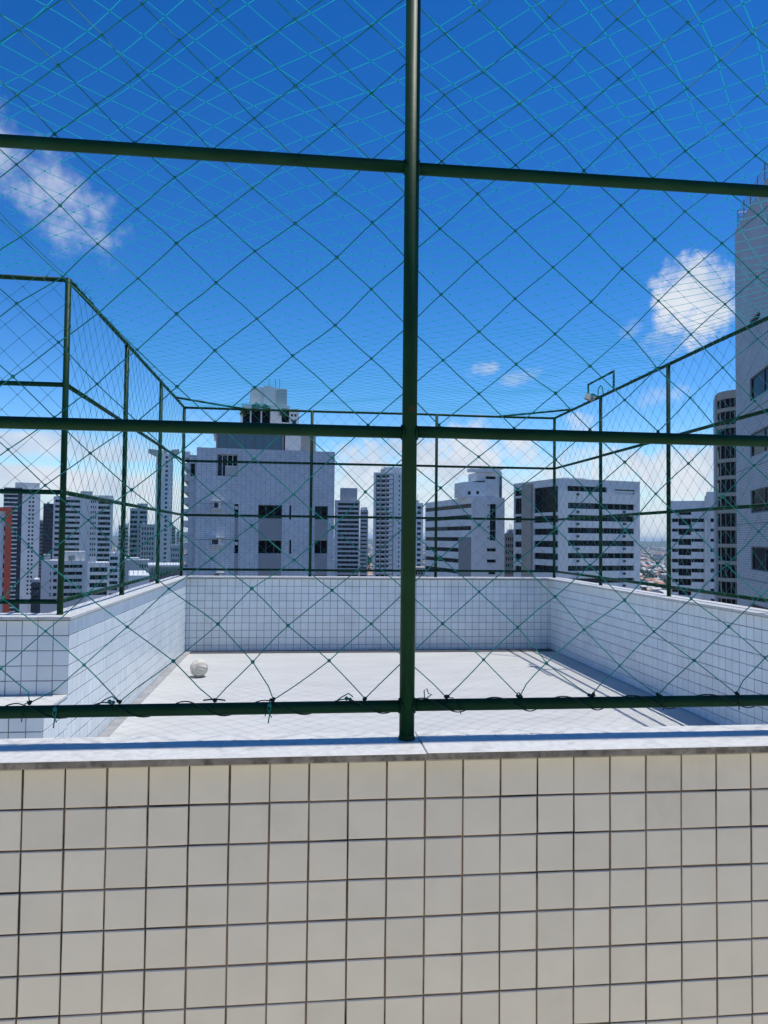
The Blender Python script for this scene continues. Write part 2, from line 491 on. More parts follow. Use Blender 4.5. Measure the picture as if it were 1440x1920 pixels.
_tc = {}
def tile_face(parent, o, ax, length, ztop, zbot, phase, mat_part, mat_mass, want, gap=0.0052, jit=1.0):
    """tile a vertical face. o = start corner (z ignored), ax = unit direction along the wall seen from the front
       want(s,z) -> priority (smaller = built as a part); at most 300 parts, the rest joined"""
    o = Vector((o[0], o[1], 0)); ax = Vector((*ax, 0)); nrm = Vector((ax.y, -ax.x, 0))    # out of the wall, to the viewer
    ang = math.atan2(ax.y, ax.x)
    cells = []
    s = phase - TP * math.ceil(phase / TP)
    while s < length - 0.012:
        a, b = max(s, 0), min(s + TP, length)
        if b - a > 0.015:
            zt = ztop
            while zt > zbot + 0.012:
                zb = max(zt - TP, zbot)
                cells.append((a, b, zb, zt))
                zt -= TP
        s += TP
    cells.sort(key=lambda c: want((c[0] + c[1]) / 2, (c[2] + c[3]) / 2))
    mass = MB()
    for i, (a, b, z0, z1) in enumerate(cells):
        w, h = round(b - a - gap, 4), round(z1 - z0 - gap, 4)
        key = (w, h, mat_part if i < 300 else mat_mass)
        if key not in _tc:
            _tc[key] = tile_mesh('tile', w, h, 0.006, key[2])
        me = _tc[key]
        p = o + ax * ((a + b) / 2) + Vector((0, 0, (z0 + z1) / 2)) - nrm * 0.0
        p += nrm * random.uniform(-0.0006, 0.0006) * jit + ax * random.uniform(-0.0007, 0.0007) * jit + Vector((0, 0, random.uniform(-0.0007, 0.0007) * jit))
        rot = (random.gauss(0, 0.0030) * jit, random.gauss(0, 0.0035) * jit, ang + random.gauss(0, 0.0030) * jit)
        if i < 300:
            t = link('tile', me, parent); t.location = p; t.rotation_euler = rot
        else:
            n = len(mass.v)
            M4 = Matrix.Rotation(rot[2], 3, 'Z')
            for v in me.vertices:
                q = M4 @ v.co + p; mass.v.append((q.x, q.y, q.z))
            for f in me.polygons:
                mass.f.append(tuple(n + k for k in f.vertices)); mass.mi.append(0)
    if mass.f:
        mass.build('tile_mass', mat_mass, parent, kind='stuff')

def coping(parent, p0, p1, width_in, width_out, thick, ztop, seg, phase=0.0, edge=None):
    """slabs from p0 to p1 (2D), width_in to the left of the direction, width_out to the right"""
    p0, p1 = Vector((*p0, 0)), Vector((*p1, 0))
    d = (p1 - p0); Ln = d.length; d.normalize(); ang = math.atan2(d.y, d.x)
    cuts = [0.0]; s = phase if phase > 0.05 else seg
    while s < Ln - 0.1:
        cuts.append(s); s += seg
    cuts.append(Ln)
    for a, b in zip(cuts[:-1], cuts[1:]):
        mb = MB().bbox(a + 0.0012, b - 0.0012, -width_out, width_in, -thick, 0, 0.002)
        mats = ['marble']
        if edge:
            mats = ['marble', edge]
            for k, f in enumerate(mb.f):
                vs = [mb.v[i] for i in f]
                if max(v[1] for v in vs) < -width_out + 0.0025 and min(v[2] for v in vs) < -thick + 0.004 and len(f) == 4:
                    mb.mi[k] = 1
        me = mb.mesh('coping_slab', mats)
        o = link('coping_slab', me, parent)
        o.location = p0 + Vector((0, 0, ztop + random.uniform(-0.0012, 0.0012)))
        o.rotation_euler = (random.gauss(0, 0.0012), 0, ang)

# near parapet, right in front of the camera
w = thing('parapet_wall', 'near tiled parapet wall with grimy grout and white marble top, nearest the viewer', 'wall')
MB().box(-6.0, 3.74, 2.0035, 2.145, -0.05, 1.018).build('core', 'plaster', w)
MB().box(-6.0, 5.6, 1.9955, 2.0030, 0.0, 1.0175).build('grout_bed', 'grout', w)
MB().box(3.74, 5.6, 2.0035, 2.145, -0.05, 1.018).build('core', 'plaster', w)
xs0 = -6.0
tile_face(w, (xs0, 1.9975), (1, 0), 11.6, 1.0085, 0.0, (0.3379 - xs0) % TP, 'tile', 'tile_near_mass',
          lambda s, z: abs(s + xs0 - 0.27) + 0.35 * max(0, 0.25 - z), gap=0.0050)
coping(w, (-5.02, 2.05), (5.6, 2.05), 0.118, 0.104, 0.020, TOP, 1.355, 1.29, edge='marble_edge')

# back wall
w = thing('court_wall', 'long white tiled wall across the far end of the court, in shade', 'wall', (0, 0, 0))
MB().box(XL - 0.18, XR + 0.18, YB + 0.010, YB + 0.18, -0.05, 1.018).build('core', 'plaster', w)
MB().box(XL, XR, YB + 0.002, YB + 0.0095, 0.0, 1.0175).build('grout_bed', 'grout_far', w)
tile_face(w, (XL, YB + 0.004), (1, 0), XR - XL, 1.0085, 0.0, 0.05, 'tile_far', 'tile_mass', lambda s, z: abs(s - 1.9) * 0.6 + (1 - z) * 0.1)
coping(w, (XL - 0.18, YPB), (XR + 0.18, YPB), 0.115, 0.148, 0.022, TOP, 1.3)

# left wall (faces +X): seen from the front its direction runs along -Y ... towards +Y is to the left of the normal
w = thing('court_wall', 'sunlit white tiled side wall along the left edge of the court', 'wall', (0, 0, 0))
MB().box(XL - 0.18, XL - 0.010, YRET + 0.18, YB - 0.001, -0.05, 1.018).build('core', 'plaster', w)
MB().box(XL - 0.0095, XL - 0.002, YRET, YB, 0.0, 1.0175).build('grout_bed', 'grout_far', w)
tile_face(w, (XL - 0.004, YRET), (0, 1), YB - YRET, 1.0085, 0.0, 0.0, 'tile_far', 'tile_mass', lambda s, z: s)
coping(w, (XPL, YRET - 0.05), (XPL, YPB - 0.15), 0.115, 0.117, 0.022, TOP, 1.3)

# right wall (faces -X)
w = thing('court_wall', 'white tiled side wall along the right edge of the court, in shade', 'wall', (0, 0, 0))
MB().box(XR + 0.010, XR + 0.18, 2.15, YB - 0.001, -0.05, 1.018).build('core', 'plaster', w)
MB().box(XR + 0.002, XR + 0.0095, 2.15, YB, 0.0, 1.0175).build('grout_bed', 'grout_far', w)
tile_face(w, (XR + 0.004, YB), (0, -1), YB - 2.15, 1.0085, 0.0, 0.03, 'tile_far', 'tile_mass', lambda s, z: abs(s - (YB - 6.9)))
coping(w, (XPR, YPB - 0.15), (XPR, 2.20), 0.115, 0.150, 0.022, TOP, 1.3)

# return wall on the left with the low ledge in front
w = thing('court_wall', 'short tiled wall turning left in front of the far-left towers, stepped at its foot', 'wall', (0, 0, 0))
MB().box(-5.8, XL - 0.010, YRET + 0.010, YRET + 0.18, -0.05, 1.018).build('core', 'plaster', w)
MB().box(-5.8, XL - 0.004, YRET + 0.002, YRET + 0.0095, 0.49, 1.0175).build('grout_bed', 'grout_far', w)
tile_face(w, (-5.8, YRET + 0.004), (1, 0), 5.8 + XL, 1.0085, 0.50, (5.8 + XL) % TP, 'tile_far', 'tile_mass', lambda s, z: -s)
MB().box(-5.8, XL - 0.010, YLEDGE + 0.010, YRET, -0.05, 0.478).build('ledge_core', 'plaster', w)
MB().box(-5.8, XL - 0.004, YLEDGE + 0.002, YLEDGE + 0.0095, 0.0, 0.478).build('grout_bed', 'grout_far', w)
lf = thing('low_block', 'low tiled block with white ledge at the foot of the left return wall', 'ledge')
tile_face(lf, (-5.8, YLEDGE + 0.004), (1, 0), 5.8 + XL, 0.474, 0.0, (5.8 + XL) % TP, 'tile_far', 'tile_mass', lambda s, z: -s)
MB().box(XL - 0.0095, XL - 0.002, YLEDGE, YRET, 0.0, 0.478).build('grout_bed', 'grout_far', lf)
tile_face(lf, (XL - 0.004, YLEDGE), (0, 1), YRET - YLEDGE, 0.474, 0.0, 0.0, 'tile_far', 'tile_mass', lambda s, z: s)
coping(lf, (-5.8, YLEDGE + 0.25), (XL + 0.004, YLEDGE + 0.25), 0.229, 0.262, 0.022, 0.50, 1.3)
for ch in list(w.children):
    if ch.name.startswith('ledge_core'):
        ch.parent = lf; ch.name = 'core'
for ch in list(w.children):
    if ch.name.startswith('grout_bed') and min(v.co.y for v in ch.data.vertices) < 5.0:
        ch.parent = lf
coping(w, (-5.8, YRET + 0.09), (XPL - 0.115, YRET + 0.09), 0.115, 0.140, 0.022, TOP, 1.3)

# ------------------------------------------------------------------ green pipe fences
RP, RR = 0.0212, 0.0170
def pipe(p0, p1, r, n=14, wob=0.0, seg=1):
    p0, p1 = Vector(p0), Vector(p1)
    pts = []
    for i in range(seg + 1):
        t = i / seg; p = p0.lerp(p1, t)
        if wob:
            p = p + Vector((0, noise1(p.x * 1.3, p.y, p.z * 2) * wob, noise1(p.x, p.y * 1.3 + 7, p.z * 3) * wob))
        pts.append(p)
    return MB().tube(pts, r, n)

def fence(label, a, b, posts, zs=RAILZ, endgap=0.0):
    """a, b: 2D ends of the rails; posts: 2D points"""
    t = thing('pipe_fence', label, 'fence')
    for p in posts:
        pm = pipe((p[0], p[1], TOP - 0.004), (p[0], p[1], zs[-1] + 0.004), RP)
        # flange weld at the foot
        pm.tube([(p[0], p[1], TOP - 0.002), (p[0], p[1], TOP + 0.006), (p[0], p[1], TOP + 0.012)], [RP + 0.0025, RP + 0.002, RP], 14, False)
        pm.build('post', 'green', t, True)
    a, b = Vector((*a, 0)), Vector((*b, 0))
    ln = (b - a).length
    ps = sorted(((Vector((*p, 0)) - a).dot((b - a).normalized()) for p in posts))
    ps = [s for s in ps if -0.01 < s < ln + 0.01]
    cuts = sorted(set([0.0] + [round(s, 4) for s in ps] + [round(ln, 4)]))
    cuts = [c for i, c in enumerate(cuts) if i == 0 or c - cuts[i - 1] > 0.05]
    d = (b - a).normalized()
    for k, z in enumerate(zs):
        if k == len(zs) - 1:      # top rail runs over the posts in one length
            pipe((*(a.xy), z), (*(b.xy), z), RR, 12, 0.006, 8).build('rail', 'green', t, True)
            continue
        for c0, c1 in zip(cuts[:-1], cuts[1:]):
            q0, q1 = a + d * c0, a + d * c1
            dz = random.uniform(-0.004, 0.004)
            pipe((*(q0.xy), z + dz), (*(q1.xy), z + dz * 0.3), RR, 12).build('rail', 'green', t, True)
    return t

fn = fence('dark green pipe fence standing on the near parapet, nearest the viewer', (-5.0, YN), (XPR, YN),
           [(0.2996 + 1.75 * k, YN) for k in (-3, -2, -1, 0, 1)])
for z in RAILZ[:3]:
    for sg in (-1, 1):
        wb = MB()
        x = 0.2996 + sg * (RP - 0.001)
        ring = [(x + 0.0025 * sg * noise1(a * 3, z, sg) + sg * 0.004 * (abs(math.cos(a)) - .4) * -1, YN + (RR + .0015) * math.cos(a), z + (RR + .0015) * math.sin(a)) for a in np.linspace(0, 2 * math.pi, 25)]
        wb.tube(ring, [0.0032 + 0.0012 * noise1(i * 1.7, z, sg * 2.2) for i in range(25)], 6, False)
        wb.build('weld_bead', 'green', fn, True)
fb = fence('dark green pipe fence along the far end wall of the court', (XPL, YPB), (XPR, YPB),
           [(XPL, YPB), (0.125, YPB), (1.95, YPB), (XPR, YPB)])
fl = fence('dark green pipe fence on the left side wall of the court', (XPL, 5.4702), (XPL, YPB),
           [(XPL, 9.0154), (XPL, 7.2739), (XPL, 5.4702)])
fr = fence('dark green pipe fence on the right side wall, with a raised lamp frame', (XPR, YN), (XPR, YPB),
           [(XPR, 9.0182), (XPR, 7.269), (XPR, 5.52), (XPR, 3.77), (XPR, YN)])
ft = fence('dark green pipe fence turning off left in front of the far-left towers', (-5.8, 5.4702), (XPL, 5.4702),
           [(-3.43, 5.4702), (-5.18, 5.4702)])
# diagonal braces in the two far top corners
pipe((XPL, 10.0, 3.425), (XPL + 0.85, YPB, 3.425), 0.014, 10).build('corner_brace', 'green', fb, True)
pipe((XPR, 10.0, 3.425), (XPR - 0.85, YPB, 3.425), 0.014, 10).build('corner_brace', 'green', fb, True)
# raised rectangular lamp frame on the right fence
zf = 3.42 + 0.235
pipe((XPR, 9.43, 3.42), (XPR, 9.43, zf + 0.012), 0.0125, 8).build('lamp_frame_bar', 'green', fr, True)
pipe((XPR, 8.62, 3.42), (XPR, 8.62, zf + 0.012), 0.0135, 8).build('lamp_frame_bar', 'green', fr, True)
pipe((XPR, 9.43, zf), (XPR, 8.62, zf), 0.0135, 8).build('lamp_frame_bar', 'green', fr, True)

# ------------------------------------------------------------------ nets
def net(name, label, O, U, V, w, h, du, dv, pu, pv, matn, r=0.0015, knot=0.0042, disp=None, sides=4, kn=(5, 3), pin=None, seg=1):
    """diamond net over the rectangle O + u*U + v*V; (pu,pv) a knot position; disp(u,v)->offset"""
    O, U, V = Vector(O), Vector(U), Vector(V)
    i0, i1 = math.floor(-pu / (du / 2)) - 1, math.ceil((w - pu) / (du / 2)) + 1
    j0, j1 = math.floor(-pv / (dv / 2)) - 1, math.ceil((h - pv) / (dv / 2)) + 1
    b = MB()
    def P(u, v):
        p = O + U * u + V * v
        return p + disp(u, v) if disp else p
    def inside(u, v):
        return -1e-6 <= u <= w + 1e-6 and -1e-6 <= v <= h + 1e-6
    def clip(a, c):
        t0, t1 = 0.0, 1.0
        for k, mx in ((0, w), (1, h)):
            d = c[k] - a[k]
            for lim, sg in ((0.0, 1), (mx, -1)):
                fa = sg * (a[k] - lim); fd = sg * d
                if abs(fd) < 1e-9:
                    if fa < 0: return None
                    continue
                t = -fa / fd
                if fd > 0: t0 = max(t0, t)
                else: t1 = min(t1, t)
        if t1 - t0 < 1e-3: return None
        return [(a[0] + (c[0] - a[0]) * t, a[1] + (c[1] - a[1]) * t) for t in (t0, t1)]
    for i in range(i0, i1 + 1):
        for j in range(j0, j1 + 1):
            if (i + j) % 2: continue
            a = (pu + i * du / 2, pv + j * dv / 2)
            if inside(*a) and knot:
                b.ball(P(*a), knot * random.uniform(0.85, 1.2), *kn)
            for dj in (1, -1):
                c = (pu + (i + 1) * du / 2, pv + (j + dj) * dv / 2)
                q = clip(a, c)
                if q is None: continue
                A, B = P(*q[0]), P(*q[1])
                pts = [A]
                for k in range(1, seg):
                    t = k / seg
                    m = P(q[0][0] + (q[1][0] - q[0][0]) * t, q[0][1] + (q[1][1] - q[0][1]) * t)
                    pts.append(A.lerp(B, t) * 0.6 + m * 0.4)
                pts.append(B)
                b.tube(pts, r, sides, False)
    o = b.build(name, matn, None, True)
    tag(o, label, 'net')
    return o

def wob(sc, amp, seed, ez=(1, 1, 1)):
    def f(u, v):
        return Vector((noise1(u * sc, v * sc, seed) * amp * ez[0], noise1(u * sc, v * sc, seed + 9.1) * amp * ez[1], noise1(u * sc, v * sc, seed + 17.7) * amp * ez[2]))
    return f

# near net: hangs on the far side of the rails, knots phased as in the photo
YNET = YN + 0.021
k0 = atY(624.7, 229, YNET)
DU, DV = 0.2165, 0.1945
zb0 = 1.151
rows = round((k0.z - zb0) / (DV / 2))
DVn = (k0.z - zb0) / rows * 2
nx0 = -5.0
wn = wob(2.3, 0.026, 3.3, (1, 0.5, 1))
wf = wob(9.0, 0.015, 8.3, (1, 0.4, 1))
def near_disp(u, v):
    d = wn(u, v) + wf(u, v) * 0.7
    k = max(0.0, 1 - v / 0.30)
    # slack and uneven ties along the bottom rail
    d.x += k * 0.05 * noise1(u * 4.3, 1.1, v * 3)
    if v < 0.01:
        d.z = 0; d.y = -0.012
        d.x = 0.055 * noise1(round(u / 0.108) * 3.17, 4.4, 0.2)
    return d
parity = 0 if rows % 2 == 0 else DU / 2
nn = net('safety_net', 'dark green diamond net laced to the near fence, nearest the viewer', (nx0, YNET, zb0), (1, 0, 0), (0, 0, 1), XPR - nx0, 3.41 - zb0,
         DU, DVn, (k0.x + parity - nx0), 0.0, 'net_near', 0.00155, 0.0048, near_disp, 6, (8, 5), seg=3)

# lacing cord spiralling round the near bottom rail, with tie knots and loose ends
lb = MB()
pts = []
zr = RAILZ[0]
for k in range(int((XPR - nx0) / 0.012)):
    x = nx0 + k * 0.012
    turn = (x - k0.x) / DU + 0.35 * noise1(x * 1.7, 2.2, 0.3)
    an = 2 * math.pi * turn
    rr = RR + 0.0022 + 0.0012 * (noise1(x * 5, 1, 1) + 1) * 0.5
    pts.append((x, YN + rr * math.cos(an), zr + rr * math.sin(an) * 1.0))
lb.tube(pts, 0.0017, 6)
lb.build('lacing_cord', 'net_dark', nn, True)
for k in range(-12, 16):
    x = k0.x + k * DU + (parity if True else 0) + 0.055 * noise1(round((k0.x + k * DU + parity - nx0) / 0.108) * 3.17, 4.4, 0.2)
    if abs(x - 0.2996) < 0.05: x += 0.06
    b = MB()
    p = Vector((x, YN + 0.006, zr + RR + 0.003))
    for q in range(4):
        b.ball(p + Vector((random.uniform(-.008, .008), random.uniform(-.006, .006), random.uniform(-.002, .004))), random.uniform(0.003, 0.0055), 6, 4)
    rnd = random.random()
    if rnd < 0.28:      # loop standing up or lying over
        h = random.uniform(0.008, 0.02); l = random.uniform(-0.03, 0.03)
        b.tube([p, p + Vector((l * .3, -.006, h)), p + Vector((l * .8, -.008, h * 1.1)), p + Vector((l, -.006, h * .3)), p + Vector((l * 1.2, -.01, 0.0))], 0.0016, 5)
    if rnd > 0.55:      # frayed end hanging in front of the rail
        l = random.uniform(-0.04, 0.04); h = random.uniform(0.02, 0.05)
        b.tube([p, p + Vector((l * .4, -.016, .002)), p + Vector((l * .8, -.024, -h * .5)), p + Vector((l, -.023, -h))], 0.0015, 5)
    if random.random() < .2: b.tube([p + Vector((-.03, 0, .001)), p + Vector((-.012, 0, .003)), p + Vector((.012, 0, .003)), p + Vector((.03, 0, .0))], 0.0022, 5)
    b.build('tie_knot', 'net_dark', nn, True)

# a few lighter ties at places the photo shows them
for px, py, kind_ in ((107, 1330, 'hang'), (506, 1322, 'hang'), (650, 1303, 'up'), (797, 1300, 'loop'), (205, 1313, 'up')):
    p = atY(px, py, YN - 0.004); b = MB()
    p.y = YN - RR - 0.002 if kind_ == 'hang' else YN
    if kind_ != 'hang': p.z = zr + RR + (0.005 if kind_ == 'up' else 0.012)
    if kind_ == 'hang':
        b.tube([p + Vector((0, 0, .012)), p + Vector((.004, -.003, 0)), p + Vector((0, -.003, -.022)), p + Vector((-.003, -.002, -.045))], 0.0018, 5)
        b.tube([p + Vector((0, 0, .012)), p + Vector((-.006, -.003, -.006)), p + Vector((.006, -.004, -.03))], 0.0014, 5)
        b.ball(p + Vector((0, -.002, .004)), 0.006)
    elif kind_ == 'up':
        b.tube([p + Vector((-.03, 0, -.008)), p + Vector((-.012, -.003, .006)), p + Vector((.006, 0, .014)), p + Vector((.018, 0, .004))], 0.0018, 5)
        b.ball(p, 0.006); b.ball(p + Vector((.01, 0, -.002)), 0.005)
    else:
        b.tube([p + Vector((0, 0, -.015)), p + Vector((-.002, 0, .012)), p + Vector((.006, 0, .018)), p + Vector((.010, 0, .004)), p + Vector((0.02, 0, .002)), p + Vector((.004, 0, -.010))], 0.0016, 5)
    b.build('tie_end', 'net', nn, True)

ND = 0.205
net('safety_net', 'green diamond net on the far end fence of the court', (XPL, YPB - 0.02, RAILZ[0]), (1, 0, 0), (0, 0, 1), XPR - XPL, RAILZ[3] - RAILZ[0],
    ND, ND * 0.94, 0.03, 0.0, 'net', 0.0013, 0.0036, wob(1.6, 0.03, 13.3, (1, 0.6, 1)))
net('safety_net', 'green diamond net on the left side fence of the court', (XPL + 0.02, 5.4702, RAILZ[0]), (0, 1, 0), (0, 0, 1), YPB - 5.4702, RAILZ[3] - RAILZ[0],
    ND, ND * 0.94, 0.06, 0.0, 'net', 0.0014, 0.0036, wob(1.4, 0.035, 23.3, (0.8, 1, 1)), seg=2)
net('safety_net', 'green diamond net on the right side fence of the court', (XPR - 0.02, YN, RAILZ[0]), (0, 1, 0), (0, 0, 1), YPB - YN, RAILZ[3] - RAILZ[0],
    ND, ND * 0.94, 0.04, 0.0, 'net', 0.0014, 0.0036, wob(1.4, 0.035, 33.3, (0.8, 1, 1)), seg=2)
net('safety_net', 'green diamond net on the fence that turns off left', (-5.8, 5.45, RAILZ[0]), (1, 0, 0), (0, 0, 1), 5.8 + XPL, RAILZ[3] - RAILZ[0],
    ND, ND * 0.94, 0.02, 0.0, 'net', 0.0014, 0.0036, wob(1.5, 0.03, 43.3, (1, 0.6, 1)))
cw, ch = XPR - XPL, YPB - YN
_cw = wob(1.2, 0.085, 53.3, (1, 1, 0.7))
def ceil_disp(u, v):
    e = min(u, cw - u, v, ch - v); k = min(1.0, max(0.0, e / 0.4))
    return _cw(u, v) * k + Vector((0, 0, -0.10 * math.sin(math.pi * min(max(u / cw, 0), 1)) * math.sin(math.pi * min(max(v / ch, 0), 1))))
cn = net('overhead_net', 'green diamond net stretched flat overhead across the court', (XPL, YN, RAILZ[3] + 0.012), (1, 0, 0), (0, 1, 0), cw, ch,
         ND, ND, 0.05, 0.03, 'net_over', 0.0016, 0.0042, ceil_disp, seg=2)
# slack net and edge cord over the left corner, running back to the near fence
b = MB()
pc = Vector((XPL, 5.47, 3.44)); pe = Vector((-1.62, YN, 3.43))
edge = [pc.lerp(pe, t) + Vector((0.03 * noise1(t * 6, 1, 2), 0, -0.10 * math.sin(math.pi * t))) for t in [i / 12 for i in range(13)]]
b.tube(edge, 0.0024, 5)
b.build('edge_cord', 'net', cn, True)
net('overhead_net', 'slack green net overhead at the far left, beyond the corner post', (-5.0, YN, RAILZ[3] + 0.005), (1, 0, 0), (0, 1, 0), 5.0 + XPL, 5.45 - YN,
    ND, ND, 0.05, 0.03, 'net_over', 0.0016, 0.0042, lambda u, v: _cw(u + 9, v) * 1.2 + Vector((0, 0, -0.16 * math.sin(math.pi * min(max(v / 3.37, 0), 1)))), seg=2)
# loose tie ends along the left, return and right top rails
for k in range(26):
    if k < 15:
        base = Vector((XPL, 5.5 + 5.1 * random.random(), 3.437))
    elif k < 20:
        base = Vector((XPL - 1.6 * random.random(), 5.47, 3.437))
    else:
        base = Vector((XPR, 5.2 + 5.2 * random.random(), 3.437))
    b = MB()
    for q in range(random.choice((1, 2, 3))):
        d = Vector((random.uniform(-.07, .09), random.uniform(-.09, .07), random.uniform(.015, .06)))
        b.tube([base, base + d * 0.45 + Vector((0, 0, .018)), base + d], 0.0017, 4)
    b.ball(base, 0.007)
    b.build('tie_end', 'net', cn, True)
for t_, pts_ in ((fl, [(XPL + .004, y, 0) for y in np.arange(5.6, 10.6, 0.42)]), (fr, [(XPR - .004, y, 0) for y in np.arange(5.3, 10.6, 0.47)])):
    b = MB()
    for p in pts_:      # cord wrapped round the top rail
        for q in range(3):
            y0 = p[1] + q * 0.012
            b.tube([(p[0] + (RR + .002) * math.cos(a), y0 + 0.004 * a / 6.3, 3.42 + (RR + .002) * math.sin(a)) for a in np.linspace(0, 6.28, 9)], 0.0016, 4)
    b.build('cord_wraps', 'net', cn, True, kind='stuff')

# ------------------------------------------------------------------ floodlight on the right fence
lampP = atY(1112, 741, 9.08)
lp = thing('floodlight', 'small beige floodlight on the right fence, inside the raised lamp frame', 'lamp', (XPR - 0.01, 9.08, 3.43))
lp.rotation_euler = (0, 0, 0)
b = MB()      # tapered housing tilted down towards the court
def lp_box(b, w0, h0, w1, h1, d, mi=0):
    n = len(b.v)
    b.v += [(-w0, -d, -h0), (w0, -d, -h0), (w0, -d, h0), (-w0, -d, h0), (-w1, 0, -h1), (w1, 0, -h1), (w1, 0, h1), (-w1, 0, h1)]
    for f in ((0, 1, 2, 3), (5, 4, 7, 6), (4, 5, 1, 0), (3, 2, 6, 7), (4, 0, 3, 7), (1, 5, 6, 2)):
        b.f.append(tuple(n + i for i in f)); b.mi.append(mi)
lp_box(b, 0.105, 0.085, 0.07, 0.05, 0.075)
hs_ = b.build('housing', 'lamp_grey', lp); hs_.scale = (.62, .62, .62); hs_.location = (-0.035, 0.17, 0.0); hs_.rotation_euler = (R(-28), R(18), R(-35))
b = MB(); b.bbox(-0.092, 0.092, -0.084, -0.0755, -0.073, 0.073, 0.003)
g = b.build('lens', 'lamp_glass', lp); g.location = hs_.location; g.rotation_euler = hs_.rotation_euler; g.scale = hs_.scale
b = MB(); b.tube([(-0.03, 0.17, 0.05), (-0.02, 0.10, 0.05), (0, 0.02, 0.0), (0.0, 0, -0.03)], 0.011, 6)
b.build('bracket', 'green', lp, True)
b = MB(); b.tube([(0, 0, 0.0), (-0.005, -0.02, 0.09), (-0.005, -0.09, 0.125), (-0.005, -0.15, 0.09), (0, -0.17, 0.0)], 0.006, 6)
b.build('cable', 'green', lp, True)

# ------------------------------------------------------------------ the old ball on the court
bp = atY(373, 1262, 8.72)
def make_ball():
    b = MB(); n = 24; r = 0.100
    def surf(d):
        a = [abs(d.x), abs(d.y), abs(d.z)]; k = a.index(max(a))
        p, q = {0: (d.y, d.z), 1: (d.z, d.x), 2: (d.x, d.y)}[k]
        p, q = p / a[k], q / a[k]
        g = min(abs(p - 0.34), abs(p + 0.34), 1 - abs(p), (1 - abs(q)))
        groove = 0.0075 * math.exp(-(g / 0.055) ** 2)
        rr = r - groove + 0.003 * noise1(d.x * 3, d.y * 3, d.z * 3)
        v = d * rr

        return v
    idx = {}
    for ax in range(3):
        for sg in (-1, 1):
            grid = []
            for i in range(n + 1):
                row = []
                for j in range(n + 1):
                    p, q = math.tan((i / n * 2 - 1) * math.pi / 4), math.tan((j / n * 2 - 1) * math.pi / 4)
                    d = [0, 0, 0]; d[ax] = sg; d[(ax + 1) % 3] = p; d[(ax + 2) % 3] = q
                    d = Vector(d).normalized(); key = (round(d.x, 5), round(d.y, 5), round(d.z, 5))
                    if key not in idx:
                        idx[key] = len(b.v); b.v.append(tuple(surf(d)))
                    row.append(idx[key])
                grid.append(row)
            for i in range(n):
                for j in range(n):
                    q = (grid[i][j], grid[i + 1][j], grid[i + 1][j + 1], grid[i][j + 1])
                    b.f.append(q if sg > 0 else q[::-1]); b.mi.append(0)
    o = b.build('ball', 'ball', None, True)
    o.location = (bp.x, bp.y, 0.098); o.rotation_euler = (0.25, 0.3, 0.7)
    tag(o, 'old scuffed off-white ball lying on the court floor near the left wall', 'ball')
make_ball()

